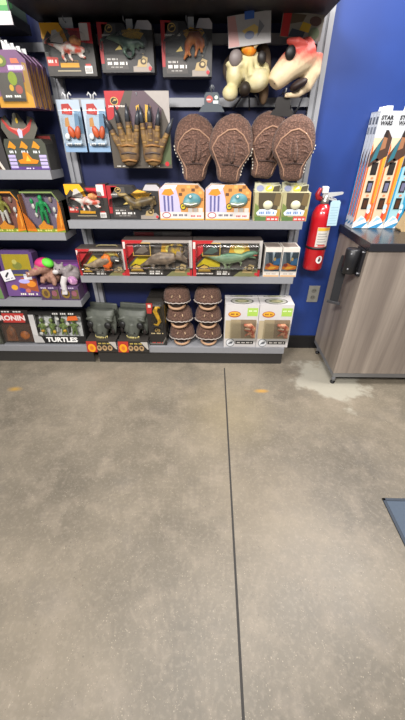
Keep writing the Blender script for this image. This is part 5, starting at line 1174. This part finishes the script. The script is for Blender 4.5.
# ------------------------------------------------------------------ tall boxes on the counter
def saber_box(label, loc, warm=True):
    W, H, D = 0.085, 0.515, 0.034
    t = thing('tall_saber_box', label, 'toy box', loc, 'tall toy boxes on the counter')
    A = ('#d3bea2', '#d8682a', '#de9a32') if warm else ('#98c2cc', '#2f8fb8', '#74b4ca')
    b = MB(); b.box(-W/2, W/2, 0, D, 0, H, mat('#c3c6cb', 0.4))
    b.rect(-W*0.49, W*0.49, 0.002, H*0.80, A[0], 1)
    b.decal([(W*0.30, H*0.05), (W*0.49, H*0.1), (W*0.49, H*0.70), (W*0.18, H*0.66)], A[1], 2); b.decal([(W*0.38, H*0.25), (W*0.49, H*0.25), (W*0.49, H*0.66), (W*0.30, H*0.64)], A[2], 3)
    b.decal([(-W*0.49, H*0.05), (-W*0.38, H*0.08), (-W*0.40, H*0.72), (-W*0.49, H*0.76)], A[1], 2)
    # picture panel above the windows: plain brown and teal shapes
    b.decal([(-W*0.49, H*0.56), (W*0.49, H*0.66), (W*0.49, H*0.80), (W*0.2, H*0.86), (-W*0.49, H*0.66)], '#4a352c', 4); b.decal([(-W*0.40, H*0.60), (-W*0.1, H*0.64), (W*0.04, H*0.80), (-W*0.2, H*0.74)], '#2f6a78', 5); b.decal([(-W*0.02, H*0.70), (W*0.26, H*0.72), (W*0.24, H*0.83), (W*0.04, H*0.82)], '#9a6a4c', 5); b.decal([(W*0.0, H*0.81), (W*0.26, H*0.80), (W*0.2, H*0.86), (W*0.06, H*0.86)], '#2c2220', 6)
    b.text('STAR', -W*0.38, W*0.30, H*0.935, H*0.968, '#26262a', 3); b.text('WARS', -W*0.38, W*0.30, H*0.895, H*0.928, '#26262a', 3)
    for z0, c_ in ((0.50, '#2a2422'), (0.345, '#6a6a86'), (0.19, '#4a2c1c')):
        b.rect(-W*0.24, W*0.12, H*z0, H*(z0 + 0.105), '#1f1b1a', 4); b.rect(-W*0.16, W*0.06, H*(z0 + 0.012), H*(z0 + 0.085), c_, 5); b.oval(-W*0.04, H*(z0 + 0.128), W*0.09, H*0.010, '#d9825a', 4)
    b.decal([(W*0.10, H*0.05), (W*0.26, H*0.05), (W*0.30, H*0.16), (W*0.14, H*0.16)], '#d0432e', 5); b.oval(W*0.24, H*0.21, W*0.12, H*0.030, '#b9cdd8', 6); b.oval(W*0.26, H*0.17, W*0.10, H*0.022, '#d4dfe6', 6)
    b.decal([(-W*0.49, 0.002), (W*0.49, 0.002), (W*0.49, H*0.03), (W*0.20, H*0.10), (-W*0.1, H*0.13), (-W*0.49, H*0.06)], '#e2e6ea', 7); b.decal([(-W*0.49, 0.0025), (W*0.1, 0.0025), (W*0.46, H*0.07), (W*0.1, H*0.05)], '#3f8fc0', 8); b.decal([(-W*0.3, H*0.06), (W*0.2, H*0.10), (-W*0.1, H*0.115)], '#9fc3dc', 8)
    # left side face
    x = -W/2 - 0.0004
    S = lambda y0, y1, z0, z1, z2, z3, c_: b.poly([(x, D*y1, H*z0), (x, D*y0, H*z1), (x, D*y0, H*z2), (x, D*y1, H*z3)], c_)
    S(0.05, 0.95, 0.0, 0.0, 0.99, 0.99, '#e6ecf0'); x -= 0.0005
    S(0.08, 0.46, 0.10, 0.12, 0.62, 0.55, '#ee6238'); S(0.58, 0.97, 0.12, 0.10, 0.55, 0.66, '#3f97d6'); S(0.2, 0.6, 0.55, 0.6, 0.72, 0.66, '#5a3a30'); S(0.2, 0.8, 0.905, 0.905, 0.96, 0.96, '#6a7078'); S(0.2, 0.8, 0.83, 0.83, 0.885, 0.885, '#8a9098'); S(0.05, 0.95, 0.0, 0.0, 0.08, 0.12, '#dfe6ec'); x -= 0.0004; S(0.05, 0.9, 0.02, 0.05, 0.075, 0.04, '#3f8fc0')
    b.build('card_box', t)
    b = MB(); b.prism([(-0.018, H), (0.018, H), (0.016, H + 0.02), (-0.016, H + 0.02)], D*0.5, D*0.5 + 0.001, mat('#dadde0', 0.3)); b.build('hang_tab', t)
    return t
sb = saber_box('tall orange and white toy box, front left one on the counter', (0.838, 1.876, 0.857))
dup(sb, (0.838, 1.912, 0.857), 'tall toy box directly behind the front left box on the counter')
dup(sb, (0.838, 1.948, 0.857), 'tall toy box against the wall, rearmost of the left row on the counter')
dup(sb, (0.924, 1.876, 0.857), 'tall orange and white toy box, second from the left in front on the counter')
saber_box('tall pale blue toy box, right of the orange boxes on the counter', (1.010, 1.876, 0.857), False)
t = thing('kraft_card_box', 'plain tan card box on the counter, cut by the right picture edge', 'box', (1.110, 1.80, 0.857))
b = MB(); b.prism([(-0.085, 0.010), (-0.078, 0.0), (0.085, 0), (0.085, 0.16), (-0.040, 0.16)], 0, 0.06, mat('#b59a70', 0.7)); b.build('card_box', t, bevel=0.002)
MB().box(-0.045, 0.085, 0.01, 0.05, 0.1605, 0.163, mat('#a88d64', 0.7)).build('lid', t)

# ------------------------------------------------------------------ floor mat
t = thing('floor_mat', 'blue-grey mat lying on the concrete at the right picture edge', 'mat', (0, 0, 0))
MB().box(0.763, 1.66, -0.53, 0.771, 0.0003, 0.0045, mat('#4f5b6a', 0.75, bump=0.2)).build('mat_pile', t)
b = MB()
for x0, x1, y0, y1 in ((0.750, 0.762, -0.53, 0.784), (0.750, 1.66, 0.772, 0.784)): b.box(x0, x1, y0, y1, 0.0004, 0.0062, mat('#3c444f', 0.7))
b.build('mat_border', t, bevel=0.001)
